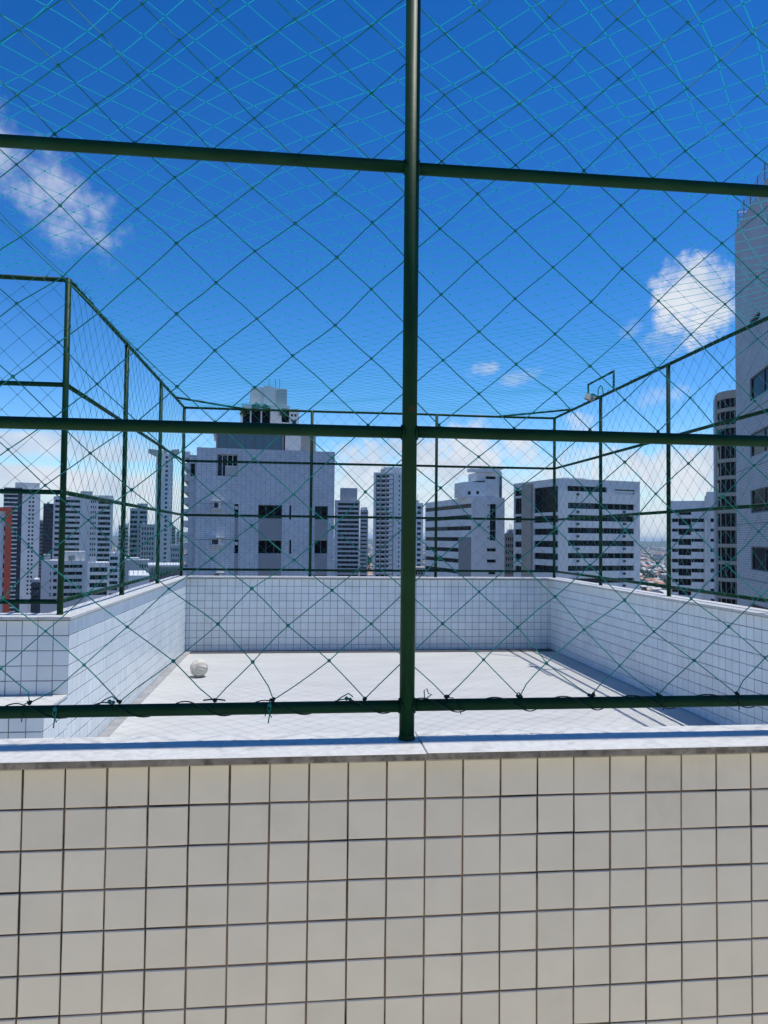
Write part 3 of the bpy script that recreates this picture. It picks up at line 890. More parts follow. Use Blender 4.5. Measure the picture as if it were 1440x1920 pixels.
# ------------------------------------------------------------------ the city: buildings
class Building:
    """local frame: x along the front face, y away from the viewer, z up from the ground"""
    def __init__(s, name, label, px, D, th, cat='building', group=None):
        p = atY(px, 1000, D)
        if th is None: th = -math.atan2(p.x, p.y)
        s.P = Vector((p.x, p.y, GZ)); s.th = th
        s.root = thing(name, label, cat, s.P, th, group)
        s.panes = {}

    def loc(s, px, py, axis='y', at=0.0):
        """pixel -> local coordinate where the view ray meets the local plane y = at (or x = at)"""
        r = ray(px, py); c, sn = math.cos(s.th), math.sin(s.th)
        o = Vector((0, 0, CAMZ)) - s.P
        ol = Vector((o.x * c + o.y * sn, -o.x * sn + o.y * c, o.z))
        rl = Vector((r.x * c + r.y * sn, -r.x * sn + r.y * c, r.z))
        t = (at - ol.y) / rl.y if axis == 'y' else (at - ol.x) / rl.x
        return ol + rl * t

    def fx(s, px, py=1000, at=0.0): return s.loc(px, py, 'y', at).x
    def fz(s, px, py, at=0.0): return s.loc(px, py, 'y', at).z
    def sy(s, px, py=1000, at=0.0): return s.loc(px, py, 'x', at).y

    def rect(s, x0, y0, x1, y1, face='front', at=0.0):
        """pixel rectangle -> (a0, a1, z0, z1) on a face"""
        xm, ym = (x0 + x1) / 2, (y0 + y1) / 2
        if face == 'front':
            A, B, T, Bo = s.loc(x0, ym, 'y', at).x, s.loc(x1, ym, 'y', at).x, s.loc(xm, y0, 'y', at).z, s.loc(xm, y1, 'y', at).z
        else:
            A, B, T, Bo = s.loc(x0, ym, 'x', at).y, s.loc(x1, ym, 'x', at).y, s.loc(xm, y0, 'x', at).z, s.loc(xm, y1, 'x', at).z
        return (min(A, B), max(A, B), Bo, T)

    def block(s, x0, x1, y0, y1, z0, z1, mat_='white', front=(), left=(), right=(), rec=0.25, name='wall', reveal=None):
        b = MB()
        b.box(x0, x1, y0, y1, z0, z1, 0, 'flr')
        for face, rects in (('f', front), ('l', left), ('r', right)):
            if face == 'f':
                u0, u1 = x0, x1; pt = lambda u, z, d: (u, y0 + d, z)
            elif face == 'l':
                u0, u1 = y0, y1; pt = lambda u, z, d: (x0 + d, u, z)
            else:
                u0, u1 = y0, y1; pt = lambda u, z, d: (x1 - d, u, z)
            rects = [(max(a, u0 + .02), min(b_, u1 - .02), max(c, z0 + .02), min(d, z1 - .02)) for a, b_, c, d in rects]
            rects = [r for r in rects if r[1] - r[0] > 0.05 and r[3] - r[2] > 0.05]
            us = sorted(set([u0, u1] + [r[0] for r in rects] + [r[1] for r in rects]))
            zs = sorted(set([z0, z1] + [r[2] for r in rects] + [r[3] for r in rects]))
            flip = face == 'l'
            def q(A, B, C_, D_):
                b.quad(*((D_, C_, B, A) if flip else (A, B, C_, D_)))
            # rows first, so cells merge along u
            for za, zb in zip(zs[:-1], zs[1:]):
                zm = (za + zb) / 2
                act = sorted((r[0], r[1]) for r in rects if r[2] < zm < r[3])
                cur = u0
                for a, b_ in act:
                    if a > cur + 1e-4: q(pt(cur, za, 0), pt(a, za, 0), pt(a, zb, 0), pt(cur, zb, 0))
                    cur = max(cur, b_)
                if u1 > cur + 1e-4: q(pt(cur, za, 0), pt(u1, za, 0), pt(u1, zb, 0), pt(cur, zb, 0))
            for a, b_, c, d in rects:
                q(pt(a, c, 0), pt(b_, c, 0), pt(b_, c, rec), pt(a, c, rec))
                q(pt(a, d, rec), pt(b_, d, rec), pt(b_, d, 0), pt(a, d, 0))
                q(pt(a, c, 0), pt(a, c, rec), pt(a, d, rec), pt(a, d, 0))
                q(pt(b_, c, rec), pt(b_, c, 0), pt(b_, d, 0), pt(b_, d, rec))
        return b.build(name, mat_, s.root)

    def window(s, r, face='front', at=0.0, rec=0.25, glass='glass', n=2, rail=False, frame='frame', fw=0.06, name='window', mass=None, curtains=0.0):
        """a glazed window sitting at the back of its opening; mass -> collect into one joined part"""
        a, b_, c, d = r
        b = MB() if mass is None else s.panes.setdefault(mass, (MB(), glass, frame))[0]
        def P(u0, u1, z0, z1, d0, d1, mi):
            if face == 'front': b.box(u0, u1, at + d0, at + d1, z0, z1, mi)
            elif face == 'left': b.box(at + d0, at + d1, u0, u1, z0, z1, mi)
            else: b.box(at - d1, at - d0, u0, u1, z0, z1, mi)
        e = 0.012
        P(a + e, b_ - e, c + e, d - e, rec - 0.03, rec - 0.012, 0)
        if n:
            f0, f1 = rec - 0.075, rec - 0.032
            P(a + e, b_ - e, c + e, c + fw, f0, f1, 1); P(a + e, b_ - e, d - fw, d - e, f0, f1, 1)
            for k in range(n + 1):
                u = a + (b_ - a) * k / n
                u0 = min(max(u - fw / 2, a + e), b_ - fw - e)
                P(u0, u0 + fw, c + fw, d - fw, f0, f1, 1)
            if rail:
                zz = c + (d - c) * 0.62
                P(a + fw, b_ - fw, zz, zz + fw, f0 - 0.003, f1 - 0.003, 1)
            if curtains:
                for k in range(n):
                    if random.random() < curtains:
                        u0, u1 = a + (b_ - a) * k / n + fw, a + (b_ - a) * (k + 1) / n - fw
                        P(u0, u1, c + fw + (d - c) * random.choice((0, 0, .3)), d - fw, rec - 0.032 - .006, rec - 0.031, 2)
        if mass is None:
            b.build(name, [glass, frame, 'curtain'], s.root)

    def flush(s):
        for k, (b, g, f) in s.panes.items():
            b.build(k, [g, f, 'curtain'], s.root, kind='stuff')

    def box(s, x0, x1, y0, y1, z0, z1, mat_, name, parent=None, ch=0.0):
        b = MB()
        (b.bbox(x0, x1, y0, y1, z0, z1, ch) if ch else b.box(x0, x1, y0, y1, z0, z1))
        return b.build(name, mat_, parent or s.root)

# ---- A: the pale blue-grey tower end wall behind the court
B = Building('apartment_tower', 'pale grey tiled tower end wall with blank upper floors, directly behind the court', 366, 65, 0.10)
x0, x1 = 0.0, B.fx(626)
zt = B.fz(500, 843)
wins = [B.rect(407, 852, 446, 893), B.rect(484, 947, 529, 972), B.rect(484, 1013, 528, 1038),
        B.rect(590, 949, 615, 974), B.rect(589.5, 1013, 614, 1038)]
fl_h = wins[1][2] - wins[2][2]
for k in range(1, 6):      # floors further down, just below the parapet line
    for q in (2, 4):
        a, b_, c, d = wins[q]
        wins.append((a, b_, c - fl_h * k, d - fl_h * k))
slits = [B.rect(542.5, 948, 546, 974), B.rect(542.5, 1012, 546, 1038), B.rect(439.5, 945, 447, 971), B.rect(439.5, 1012, 447, 1038)]
band = [B.rect(484.5, 972, 528.5, 1012), B.rect(590, 974, 614.5, 1012), B.rect(440, 971.5, 446.5, 1011.5), B.rect(439.5, 1038.5, 446.5, 1078)]
B.block(x0, x1, 0, 16, 0, zt, 'A_wall', front=wins + slits, right=[], rec=0.3)
for i, r in enumerate(wins):
    B.window(r, rec=0.3, n=(4 if i == 0 else 3 if (r[1] - r[0]) > 1.6 else 2), glass='glass', rail=(i == 0), curtains=0.25, frame='frame_w' if i == 0 else 'frame')
for r in slits:
    B.window(r, rec=0.3, n=0, name='slit_window')
# lower half of the blind window is a pale panel with bars
r = wins[0]
bb = MB()
for k in range(8):
    u = r[0] + .75 + (r[1] - r[0] - .8) * k / 7
    bb.box(u - .04, u + .04, 0.10, 0.16, r[2] + .05, r[2] + 0.85)
bb.box(r[0] + .7, r[1] - .03, 0.08, 0.18, r[2] + .85, r[2] + 0.93)
bb.build('balcony_rail', 'frame_w', B.root)
B.box(r[0] + .7, r[1] - .03, 0.19, 0.22, r[2] + .05, r[2] + 0.9, 'white2', 'balcony_panel')
for r in band + [(w_[0] + .02, w_[1] - .02, w_[2] - fl_h + 1.18, w_[2] - .02) for w_ in wins[2:5:2]]:
    B.box(r[0], r[1], -0.025, 0.02, r[2], r[3], 'panel_mid', 'spandrel_panel')
for y in (945, 1012):      # storey joints in the facing
    z = B.fz(450, y)
    B.box(x0 + .02, B.fx(438), -0.012, 0.02, z - .035, z + .01, 'panel', 'storey_joint')
for px0, py0, px1, py1 in ((398, 941, 417, 955), (394, 1009, 417, 1023), (398, 1074, 419, 1088)):   # air conditioners on ledges
    a, b_, c, d = B.rect(px0, py0, px1, py1)
    ac = B.box(a + .1, b_ - .1, -0.42, 0.0, c + .06, d - .04, 'white2', 'air_conditioner', ch=0.02)
    B.box(a + .16, b_ - .35, -0.435, -0.42, c + .12, d - .1, 'dark', 'fan_grille', ac)
    B.box(a - .05, b_ + .05, -0.55, -0.001, c - .03, c + .055, 'white', 'concrete_ledge')
    B.box(a - .05, b_ + .05, -0.50, -0.001, d + .0, d + .06, 'white2', 'hood')
for px, py in ((443.5, 952), (443, 1019)):
    p = B.loc(px, py); B.box(p.x - .13, p.x + .13, 0.05, 0.2, p.z - .14, p.z + .14, 'frame_w', 'vent_cover')
# left wing with stacked slab balconies
xw = B.fx(352, at=1.5)
B.block(xw, -0.005, 1.5, 14, 0, B.fz(360, 853, 1.5), 'A_wall', front=[B.rect(357, 869, 366, 893, at=1.5)], name='wing_wall')
B.window(B.rect(357, 869, 366, 893, at=1.5), at=1.5, rec=.25, n=1)
xb = B.fx(344, at=4)
zz = B.fz(348, 850, 4); k = 0
while zz > B.fz(348, 1090, 4):
    B.box(xb, xw - .005, 2.4, 12, zz - .55, zz, 'white', 'balcony_slab'); zz -= 1.02; k += 1
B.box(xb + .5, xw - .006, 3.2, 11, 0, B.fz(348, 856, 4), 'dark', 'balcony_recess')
# penthouse levels
p1 = 3.0
z2 = B.fz(470, 800, p1)
B.block(B.fx(532, at=p1), B.fx(590, at=p1), p1, p1 + 9, zt, B.fz(560, 814, p1), 'white2', name='penthouse_wall')
B.box(B.fx(562, at=p1), B.fx(589, at=p1), p1 - .03, p1, zt + .01, B.fz(575, 816, p1), 'beige', 'beige_panel')
gb = B.rect(405, 806, 532, 845, at=p1)
B.block(gb[0], gb[1], p1, p1 + 9, zt, gb[3], 'panel', front=[(gb[0] + .15, gb[1] - .15, zt + .05, gb[3] - .12)], rec=.15, name='glazed_level')
B.window((gb[0] + .15, gb[1] - .15, zt + .05, gb[3] - .12), at=p1, rec=.15, n=7, glass='glass_blue')
B.box(gb[0] - .3, B.fx(592, at=p1), p1 - .4, p1 + 9.4, gb[3], gb[3] + .3, 'white', 'roof_slab')
p2 = 5.5
zb2 = gb[3] + .3
u = B.rect(453, 763, 543, 806, at=p2)
ow = [B.rect(455, 765, 469, 806, at=p2), B.rect(471, 765, 489, 806, at=p2), B.rect(491, 762, 507, 806, at=p2), B.rect(528, 766, 543, 792, at=p2)]
ow = [(a, b_, max(c, zb2 + .05), d) for a, b_, c, d in ow]
B.block(u[0], u[1], p2, p2 + 6, zb2, B.fz(500, 759, p2), 'white2', front=ow, rec=.5, name='upper_wall')
for r in ow: B.window(r, at=p2, rec=.5, n=1)
la = B.rect(543, 766, 561, 800, at=p2)
lw = [(la[0] + .15 + .33 * i, la[0] + .35 + .33 * i, la[2] + .5 + .5 * j, la[2] + .75 + .5 * j) for i in range(2) for j in range(3)]
B.block(la[0] + .003, la[1], p2 + .2, p2 + 5, zb2, la[3], 'white', front=lw, rec=.3, name='lattice_wall')
t3 = B.rect(471, 727, 537, 765, at=p2 + 1)
B.block(t3[0], t3[1], p2 + 1, p2 + 5, B.fz(500, 759, p2), t3[3], 'white2', name='water_tank_house')
B.box(B.fx(490, at=p2 + 1), B.fx(508, at=p2 + 1), p2 + .7, p2 + 1, B.fz(500, 759, p2) + .01, t3[3] + .12, 'white', 'tank_pier')
B.box(B.fx(515, at=p2 + 1), B.fx(534, at=p2 + 1), p2 + .85, p2 + 1, B.fz(500, 759, p2) + .01, t3[3] - .15, 'greyw', 'tank_pier')
for px in (500, 512, 520):
    x = B.fx(px, at=p2 + 2); MB().tube([(x, p2 + 2, t3[3]), (x, p2 + 2, t3[3] + 1.1)], .03, 5).build('aerial', 'metal', B.root)

def plant(parent, c, r, n, leaf=0.25, name='plant_foliage'):
    b = MB()
    for k in range(n):
        d = Vector((random.gauss(0, 1), random.gauss(0, 1), random.gauss(0, 1))).normalized() * (random.random() ** 0.4)
        p = Vector(c) + Vector((d.x * r[0], d.y * r[1], d.z * r[2]))
        a = Vector((random.gauss(0, 1), random.gauss(0, 1), random.gauss(0, 1))).normalized(); e = a.cross(Vector((random.random(), .3, .8))).normalized()
        s_ = leaf * random.uniform(.6, 1.4)
        b.quad(p - a * s_, p + e * s_ * .5, p + a * s_, p - e * s_ * .5)
    return b.build(name, 'leaf', parent, kind='stuff')
for px, py, rr in ((458, 772, .5), (480, 762, .45), (498, 764, .4), (531, 775, .45)):
    p = B.loc(px, py, 'y', p2 - .3); plant(B.root, p, (rr, .35, rr * .9), 90, .13)
B.flush()

# ---- G: white block with ribbon windows, right of centre
B = Building('apartment_block', 'white block with long ribbon windows and a big dark glazed corner, right of centre', 1047, 186, 0.25)
xr = B.fx(1200)
zt = B.fz(1100, 900.5)
dep = B.sy(963)
rows = [(944, 955), (966.5, 977.5), (990, 1000.5), (1013.5, 1024), (1037, 1047), (1060.5, 1070.5), (1084, 1093)]
fr_ = [B.rect(1064, 912, 1138, 922)] + [B.rect(1065, a, 1189, b_) for a, b_ in rows]
for k in range(1, 4):
    a, b_, c, d = fr_[-1]; hh = 3.1
    fr_.append((a, b_, c - hh, d - hh))
hole = B.rect(1153, 918, 1190, 927)
# left (receding) face: measured on the plane x = 0
lrows = [(967, 980), (991, 1003), (1014, 1026), (1037, 1049), (1060, 1071)]
lf_ = [B.rect(1001, 913, 1046, 961, 'left')] + [B.rect(1001, a, 1046, b_, 'left') for a, b_ in lrows]
lf2 = [B.rect(965, 919, 979, 930, 'left'), B.rect(965, 934, 979, 964, 'left')] + [B.rect(965, a + 1, 979, b_, 'left') for a, b_ in lrows]
B.block(0, xr, 0, dep, 0, zt, 'white', front=fr_ + [hole], left=lf_ + lf2, rec=0.45)
for i, r in enumerate(fr_): B.window(r, rec=.45, n=6 if i == 0 else 10, name='ribbon_window', curtains=0.3, fw=.09)
for r in lf_: B.window(r, 'left', 0.0, .45, n=3, name='side_window', fw=.08, curtains=0.12)
for r in lf2: B.window(r, 'left', 0.0, .45, n=2, name='side_window', fw=.1)
hh = hole
B.box(hh[0] + .1, hh[1] - .1, .35, .44, hh[2] + .05, hh[3] - .3, 'frame_w', 'terrace_parapet')
pr = (B.sy(999), B.sy(981))
B.box(-0.6, -0.003, min(pr), max(pr), 0, zt - .4, 'beige', 'concrete_pier')
for a, b_ in [(922, 0)] + rows:
    yb = b_ if b_ else a
    for px in (1083, 1170):
        if px == 1170 and not b_: continue
        p = B.loc(px, yb + 5); B.box(p.x - .33, p.x + .33, -.35, -.002, p.z - .28, p.z + .28, 'dark', 'air_conditioner')
B.box(-.12, xr + .12, -.12, dep + .12, zt, zt + .22, 'white', 'roof_edge')
B.box(B.fx(1060, at=5), B.fx(1098, at=5), 5, 10, zt + .22, zt + 1.0, 'white', 'roof_box')
B.flush()

# ---- F: white block in the middle, seen at its corner
B = Building('apartment_block', 'white corner block with dark bands and stepped penthouse, just right of near post', 884, 208, 0.165)
xr = B.fx(946); zt = B.fz(915, 932.5); dep = B.sy(797)
lb_ = [(944, 951.5), (965.5, 972.5), (986, 994), (1006, 1013)]
L1 = []
for a, b_ in lb_[:3]: L1.append((B.sy(884) + .15, dep - .3, *B.rect(800, a, 883, b_, 'left')[2:]))
zc = [B.loc(883, (a + b_) / 2, 'x', 0).z for a, b_ in lb_[:3]]
st_ = (zc[0] - zc[2]) / 2
hw = .62
L1 = [(0.25, dep - .2, zc[0] - st_ * k - hw, zc[0] - st_ * k + hw) for k in range(3)]
ys = B.sy(860)
L1 += [(ys + .1, dep - .2, zc[0] - st_ * k - hw, zc[0] - st_ * k + hw) for k in range(3, 9)]
Fr = [B.rect(918.5, 945, 930, 1013.5), B.rect(913, 1028, 930, 1034), B.rect(913, 1049, 930, 1055), B.rect(916, 1072.5, 929, 1077)]
sm = [B.rect(914, y - 1.6, 917, y + 1.6) for y in (947.5, 967, 988, 1009)]
B.block(0, xr, 0, dep, 0, zt, 'white', front=Fr + sm, left=L1, rec=.4)
for r in L1: B.window(r, 'left', 0, .4, n=4, name='ribbon_window', curtains=.2, fw=.07)
for i, r in enumerate(Fr): B.window(r, rec=.4, n=2, rail=False, glass='glass', name='window', fw=.08)
for r in sm: B.window(r, rec=.4, n=0, mass='small_windows')
B.box(-.05, -.003, 0.12, ys - .1, 0, zc[0] - st_ * 3 + hw, 'panel', 'dark_panel')
nf = MB()
for k in range(4):
    z = B.fz(925, 1013) + k * 3 + 2.6
    a, b_ = Fr[0][0], Fr[0][1]
    nf.box(a, b_, .30, .33, z, z + .35)
nf.build('spandrel', 'panel', B.root)
# penthouse
pd = 2.0
pa = B.rect(871, 904, 912, 933, at=pd)
sw = [B.rect(877, 921, 883, 927.5, at=pd), B.rect(893, 920.5, 898.5, 926.5, at=pd)]
B.block(pa[0], pa[1], pd, pd + 8, zt, pa[3], 'white', front=sw, rec=.3, name='penthouse_wall')
for r in sw: B.window(r, at=pd, rec=.3, n=2, fw=.08)
pb = B.rect(912, 902, 935, 933, at=pd + .4)
B.block(pa[1] + .003, pb[1], pd + .4, pd + 8, zt, pb[3], 'white2', name='penthouse_wall')
pc_ = B.rect(935, 884, 945.5, 933, at=pd)
gl = (pc_[0] + .2, B.fx(942, at=pd), zt + .05, B.fz(938, 893, pd))
B.block(pb[1] + .003, xr, pd, pd + 8, zt, B.fz(945, 884, pd), 'white', front=[gl], rec=.4, name='stair_tower')
B.window(gl, at=pd, rec=.4, n=1, glass='glass_blue')
zr0, zr1 = B.fz(920, 899, pd), B.fz(920, 886, pd)
rr_ = B.rect(911, 893, 930, 898.5, at=pd + .5)
B.block(B.fx(896, at=pd + .5), pb[1], pd + .5, pd + 8, max(pb[3], pa[3]) + .003, zr1, 'white', front=[(rr_[0], rr_[1], rr_[2], rr_[3])], rec=.8, name='upper_wall')
B.window(rr_, at=pd + .5, rec=.8, n=2)
B.box(B.fx(880, at=pd), pb[1] - .05, pd - .8, pd + 2, zr1, zr1 + .9, 'white', 'canopy')
B.box(B.fx(903, at=pd), xr + .003, pd - .9, pd + 2.1, zr1 + .9, zr1 + 1.7, 'white2', 'canopy')
B.flush()

# ---- H: white block half hidden behind the right fence post
B = Building('apartment_block', 'white block with notched dark balconies between the right fence post and the tower edge', 1252, 215, -0.50)
zt = B.fz(1300, 939); x1 = B.fx(1322)
rw = [(972, 979), (991, 997), (1010, 1016), (1028.5, 1035), (1047.5, 1054.5), (1066, 1073.5), (1085, 1091.5), (1104, 1110), (1123, 1129)]
a0 = [B.rect(1272, 960, 1296, 965.5)]
aa = [B.rect(1260, a, 1271.7, b_) for a, b_ in rw]; ab = [B.rect(1272, a, 1296, b_ + 6) for a, b_ in rw]; ac_ = [B.rect(1296.3, a, 1320, b_) for a, b_ in rw]
B.block(0, x1, 0, 14, 0, zt, 'white', front=a0 + aa + ab + ac_, rec=.5)
for r in aa: B.window(r, rec=.5, n=2, fw=.1)
for r in ac_: B.window(r, rec=.5, n=4, fw=.1, curtains=.2)
for r in a0 + ab: B.window(r, rec=.5, n=3, fw=.1, name='balcony_window')
x2, x3 = B.fx(1325), B.fx(1364)
B.box(x1, x2, -1.0, 12, 0, B.fz(1323, 930), 'white2', 'pier')
ad = [B.rect(1332, a, 1349, b_) for a, b_ in rw]
B.block(x2 + .003, x3, 0, 14, 0, B.fz(1336, 922), 'white', front=ad, rec=.4, name='stair_wall')
for r in ad: B.window(r, rec=.4, n=2, fw=.1)
for px in (1327, 1334, 1341, 1347):
    x = B.fx(px, at=3); z = B.fz(1336, 922); MB().tube([(x, 3, z), (x, 3, z + random.uniform(.5, 1.2))], .04, 5).build('aerial', 'metal', B.root)

# ---- I: tall tiled tower at the right edge, closest of all
I_TH = -0.325 + math.pi / 2                 # its visible face recedes to the left
B = Building('apartment_tower', 'tall pale tiled tower cut off by the right edge of the frame', 1381, 41, I_TH - math.pi)
# front face direction points towards the viewer-right
zt = B.fz(1381, 428)
wl = []
x_r = B.fx(1560)
A0 = B.rect(1406, 690, 1458, 736)
d_ = 3.05
for k in range(-1, 9):
    c, d = A0[2] - d_ * k, A0[3] - d_ * k
    if k == -1:
        wl.append((A0[0] - .02, B.fx(1428), B.fz(1416, 604), B.fz(1416, 591))); continue
    wl.append((A0[0], A0[1], c, d))
    wl.append((A0[1] + 1.6, A0[1] + 3.1, c, d))
B.block(0, x_r, 0, 10, 0, zt, 'I_wall', front=wl, rec=.13)
for i, r in enumerate(wl): B.window(r, rec=.13, n=2, glass='glass', fw=.06, curtains=.12)
for k in range(8):
    z = A0[2] - d_ * k - .55
    B.box(.02, x_r - .02, -.012, .02, z - .02, z + .02, 'panel', 'storey_joint')
for k in range(4):      # roof railing
    z = zt + .25 + .27 * k
    rb = MB().tube([(.12, .15, z), (x_r - .1, .15, z)], .022, 6); rb.tube([(.12, .15, z), (.12, 9.8, z)], .022, 6)
    rb.build('railing_bar', 'metal', B.root)
for k in range(7):
    x = .12 + k * 1.4
    MB().tube([(x, .15, zt), (x, .15, zt + 1.2)], .026, 6).build('railing_post', 'metal', B.root)
for k in range(1, 5):
    MB().tube([(.12, .15 + k * 2, zt), (.12, .15 + k * 2, zt + 1.2)], .026, 6).build('railing_post', 'metal', B.root)

# ---- J: tower with rounded balconies behind it
B = Building('apartment_tower', 'tower with rounded beige balcony slabs and dark glass, behind the tall right-edge tower', 1347, 120, -0.47)
zt = B.fz(1365, 731)
r_ = 3.6; x1 = B.fx(1420)
def rnd(x0, x1, y0, y1, rad, z0, z1, mat_, name, seg=10):
    b = MB(); pts = []
    for k in range(seg + 1):
        a = math.pi + (math.pi / 2) * k / seg
        pts.append((x0 + rad + rad * math.cos(a), y0 + rad + rad * math.sin(a)))
    pts += [(x1, y0), (x1, y1), (x0, y1)]
    n = len(pts)
    b.v = [(p[0], p[1], z0) for p in pts] + [(p[0], p[1], z1) for p in pts]
    for k in range(n):
        j = (k + 1) % n; b.f.append((k, j, n + j, n + k))
    b.f.append(tuple(range(n - 1, -1, -1))); b.f.append(tuple(range(n, 2 * n))); b.mi = [0] * len(b.f)
    return b.build(name, mat_, B.root)
rnd(.35, x1, .35, 10, r_ - .35, 0, zt - .3, 'glass', 'glazing')
z = zt; first = True
while z > B.fz(1365, 1150):
    h = 1.35 if first else .62
    rnd(0, x1 + .1, 0, 10, r_, z - h, z, 'beige', 'balcony_slab'); z -= 2.92; first = False
for k, px in enumerate((1353, 1362, 1371, 1379)):
    x = B.fx(px, at=.2); y = .27 if px > 1372 else (.42 + max(0, (3.3 - x)) ** 2 * .22)
    B.box(x - .09, x + .09, y - .1, y + .05, 0, zt - 1.4, 'beige' if k == 0 else 'frame', 'mullion')
B.box(-.2, 0.15, 3.2, 9, 0, zt - .2, 'greyw', 'side_wall')

# ---- far towers, middle and left
def tower(label, xa, xb, ytop, D, floors, spec, mat_='white', th=None, name='apartment_tower', depth=16, ybot=1100, rec=.4, head=None, group=None):
    """spec: list of column strips (px0, px1, kind, glass, rows_fraction) where kind 'band'/'dots'"""
    B = Building(name, label, xa, D, th, group=group)
    x1 = B.fx(xb); zt = B.fz((xa + xb) / 2, ytop)
    fh = 3.0
    zmin = max(0, B.fz((xa + xb) / 2, ybot) - 6)
    rects, meta = [], []
    for px0, px1, kd, hgt, n in spec:
        u0, u1 = B.fx(px0), B.fx(px1); z = zt - 1.8; k = 0
        while z - hgt > zmin and (floors is None or k < floors):
            if kd == 'band':
                rects.append((u0, u1, z - hgt, z)); meta.append(n)
            else:
                for q in range(n):
                    c = u0 + (u1 - u0) * (q + .5) / n; hw = (u1 - u0) / n * .28
                    rects.append((c - hw, c + hw, z - hgt, z)); meta.append(0)
            z -= fh; k += 1
    B.block(0, x1, 0, depth, 0, zt, mat_, front=rects, rec=rec)
    for r, n in zip(rects, meta): B.window(r, rec=rec, n=n, fw=.12, mass='windows', curtains=.15)
    if head:
        for hx0, hx1, hy, hm in head:
            B.box(B.fx(hx0, at=3), B.fx(hx1, at=3), 3, depth - 2, zt, B.fz((hx0 + hx1) / 2, hy, 3), hm, 'roof_house')
    for k in range(random.choice((1, 2, 2, 3)) if floors is None else 0):
        cx = random.uniform(.15, .85) * x1; h = random.uniform(.8, 2.2); hw = min(random.uniform(.7, 1.6), x1 * .2)
        B.box(cx - hw, cx + hw, 1.0, 2.9, zt, zt + h, random.choice(('pale', 'greyw', 'white2')), 'roof_tank')
        MB().tube([(cx, 2, zt + h), (cx, 2, zt + h + random.uniform(1.5, 4))], .07, 4).build('aerial', 'metal', B.root)
    B.flush()
    return B, zt

tower('slender white tower striped with dark balcony bands, just right of the pale grey tower', 627, 674, 938, 500, None,
      [(633, 672, 'band', 1.75, 5)], 'pale', head=[(637, 669, 915, 'greyw')])
tower('narrow grey tower with close window rows, right of the striped slender tower', 675, 690, 956, 570, None,
      [(676, 688, 'band', 1.3, 4)], 'greyw', head=[(681, 688, 951, 'greyw')])
Bd, ztd = tower('tall tower with brown window front and white flank, left of the near post', 699.5, 760, 886, 470, None,
      [(705, 712, 'band', 1.5, 1), (714, 722, 'band', 1.5, 1), (724, 729, 'band', 1.3, 1), (746, 750, 'dots', 1.2, 1)], 'white', head=[(718, 760, 876, 'white')])
bx0, bx1 = Bd.fx(704), Bd.fx(724)
bb = MB(); z = ztd - 1.2
while z > 0:
    bb.box(bx0, bx1, -.05, -.003, z - .5, z); bb.box(Bd.fx(724.2), Bd.fx(737), -.05, -.003, z - .5, z); z -= 3
for px in (704, 712.6, 722.6, 736):
    x = Bd.fx(px); bb.box(x, x + .5, -.055, -.004, 0, ztd - 1.3)
bb.build('brown_frame', 'brown', Bd.root)
tower('narrow white tower striped with window rows, immediately right of the near post', 772, 793, 943, 420, None,
      [(782, 789, 'band', 1.6, 3)], 'white', head=[(772, 781, 937, 'greyw')])
tower('low beige block peeping over the end wall right of the near post', 770, 797, 1064, 330, 3, [(774, 794, 'dots', 1.3, 4)], 'beige')
tower('dark reddish tower between the two white blocks', 945, 966, 1000, 330, None, [(948, 963, 'dots', 1.5, 4)], 'brown', head=[(949, 961, 997, 'white2')])
# left cluster
K, zk = tower('red and white tower at the left edge of the frame', -30, 11, 958, 250, None, [(-26, -16, 'band', 1.5, 2), (-12, -4, 'band', 1.5, 2), (7, 9.6, 'band', 1.6, 1)], 'white')
K.box(K.fx(9) + .01, K.fx(21.5), -1.0, 3, 0, K.fz(15, 951), 'red', 'red_fin')
K.box(-.5, K.fx(9), -1.0, 12, zk, K.fz(0, 951), 'red', 'red_crown')
rb = MB(); z = zk - 2
while z > 5:
    rb.box(K.fx(9), K.fx(11.4), -1.15, -.01, z, z + .5); z -= 3
rb.build('small_balconies', 'brown', K.root, kind='stuff')
Lw, zl = tower('white tower flank with paired dots of windows beside dark balconies, far left', 40, 74, 919, 560, None, [(51, 64, 'dots', 1.4, 2)], 'white',
      head=[(26, 72, 905, 'white2')])
xl = Lw.fx(5)
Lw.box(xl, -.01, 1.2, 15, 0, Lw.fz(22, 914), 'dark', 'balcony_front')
z = Lw.fz(22, 917); n = 0
sb = MB()
while z > 0:
    sb.box(xl - .2, Lw.fx(32), .2, 1.2, z - .85, z); z -= 3.0
sb.build('balcony_slabs', 'white', Lw.root, kind='stuff')
tower('plain dark glass tower behind the far-left white towers', 80, 99, 944, 620, None, [(81.5, 98, 'band', 1.2, 5)], 'dark')
tower('slim dark block beside the dark glass tower', 73, 80.5, 979, 640, None, [(75, 80, 'band', 1.2, 2)], 'panel')
tower('broad white tower with dark bands and a brown recess, behind the left corner post', 99, 211, 932, 430, None,
      [(102, 113, 'band', 1.5, 2), (116, 149, 'band', 1.45, 6), (168, 180, 'dots', 1.3, 3), (183, 206, 'band', 1.75, 5)], 'pale',
      head=[(150, 172, 921, 'greyw'), (185, 211, 929, 'greyw')])
Bn = bpy.context.scene.objects
tower('lower white block with small windows at the foot of the broad white tower', 79, 161, 1051, 330, None,
      [(95, 98.5, 'dots', 1.4, 1), (102, 109, 'band', 1.4, 2), (120, 156, 'band', 1.4, 6)], 'pale', head=[(83, 96, 1040, 'greyw'), (121, 161, 1034, 'white2')])
tower('low grey block below the far-left white tower', 61, 79, 1092, 300, None, [(63, 77, 'band', 1.2, 3)], 'dark', head=[(66, 76, 1086, 'white')])
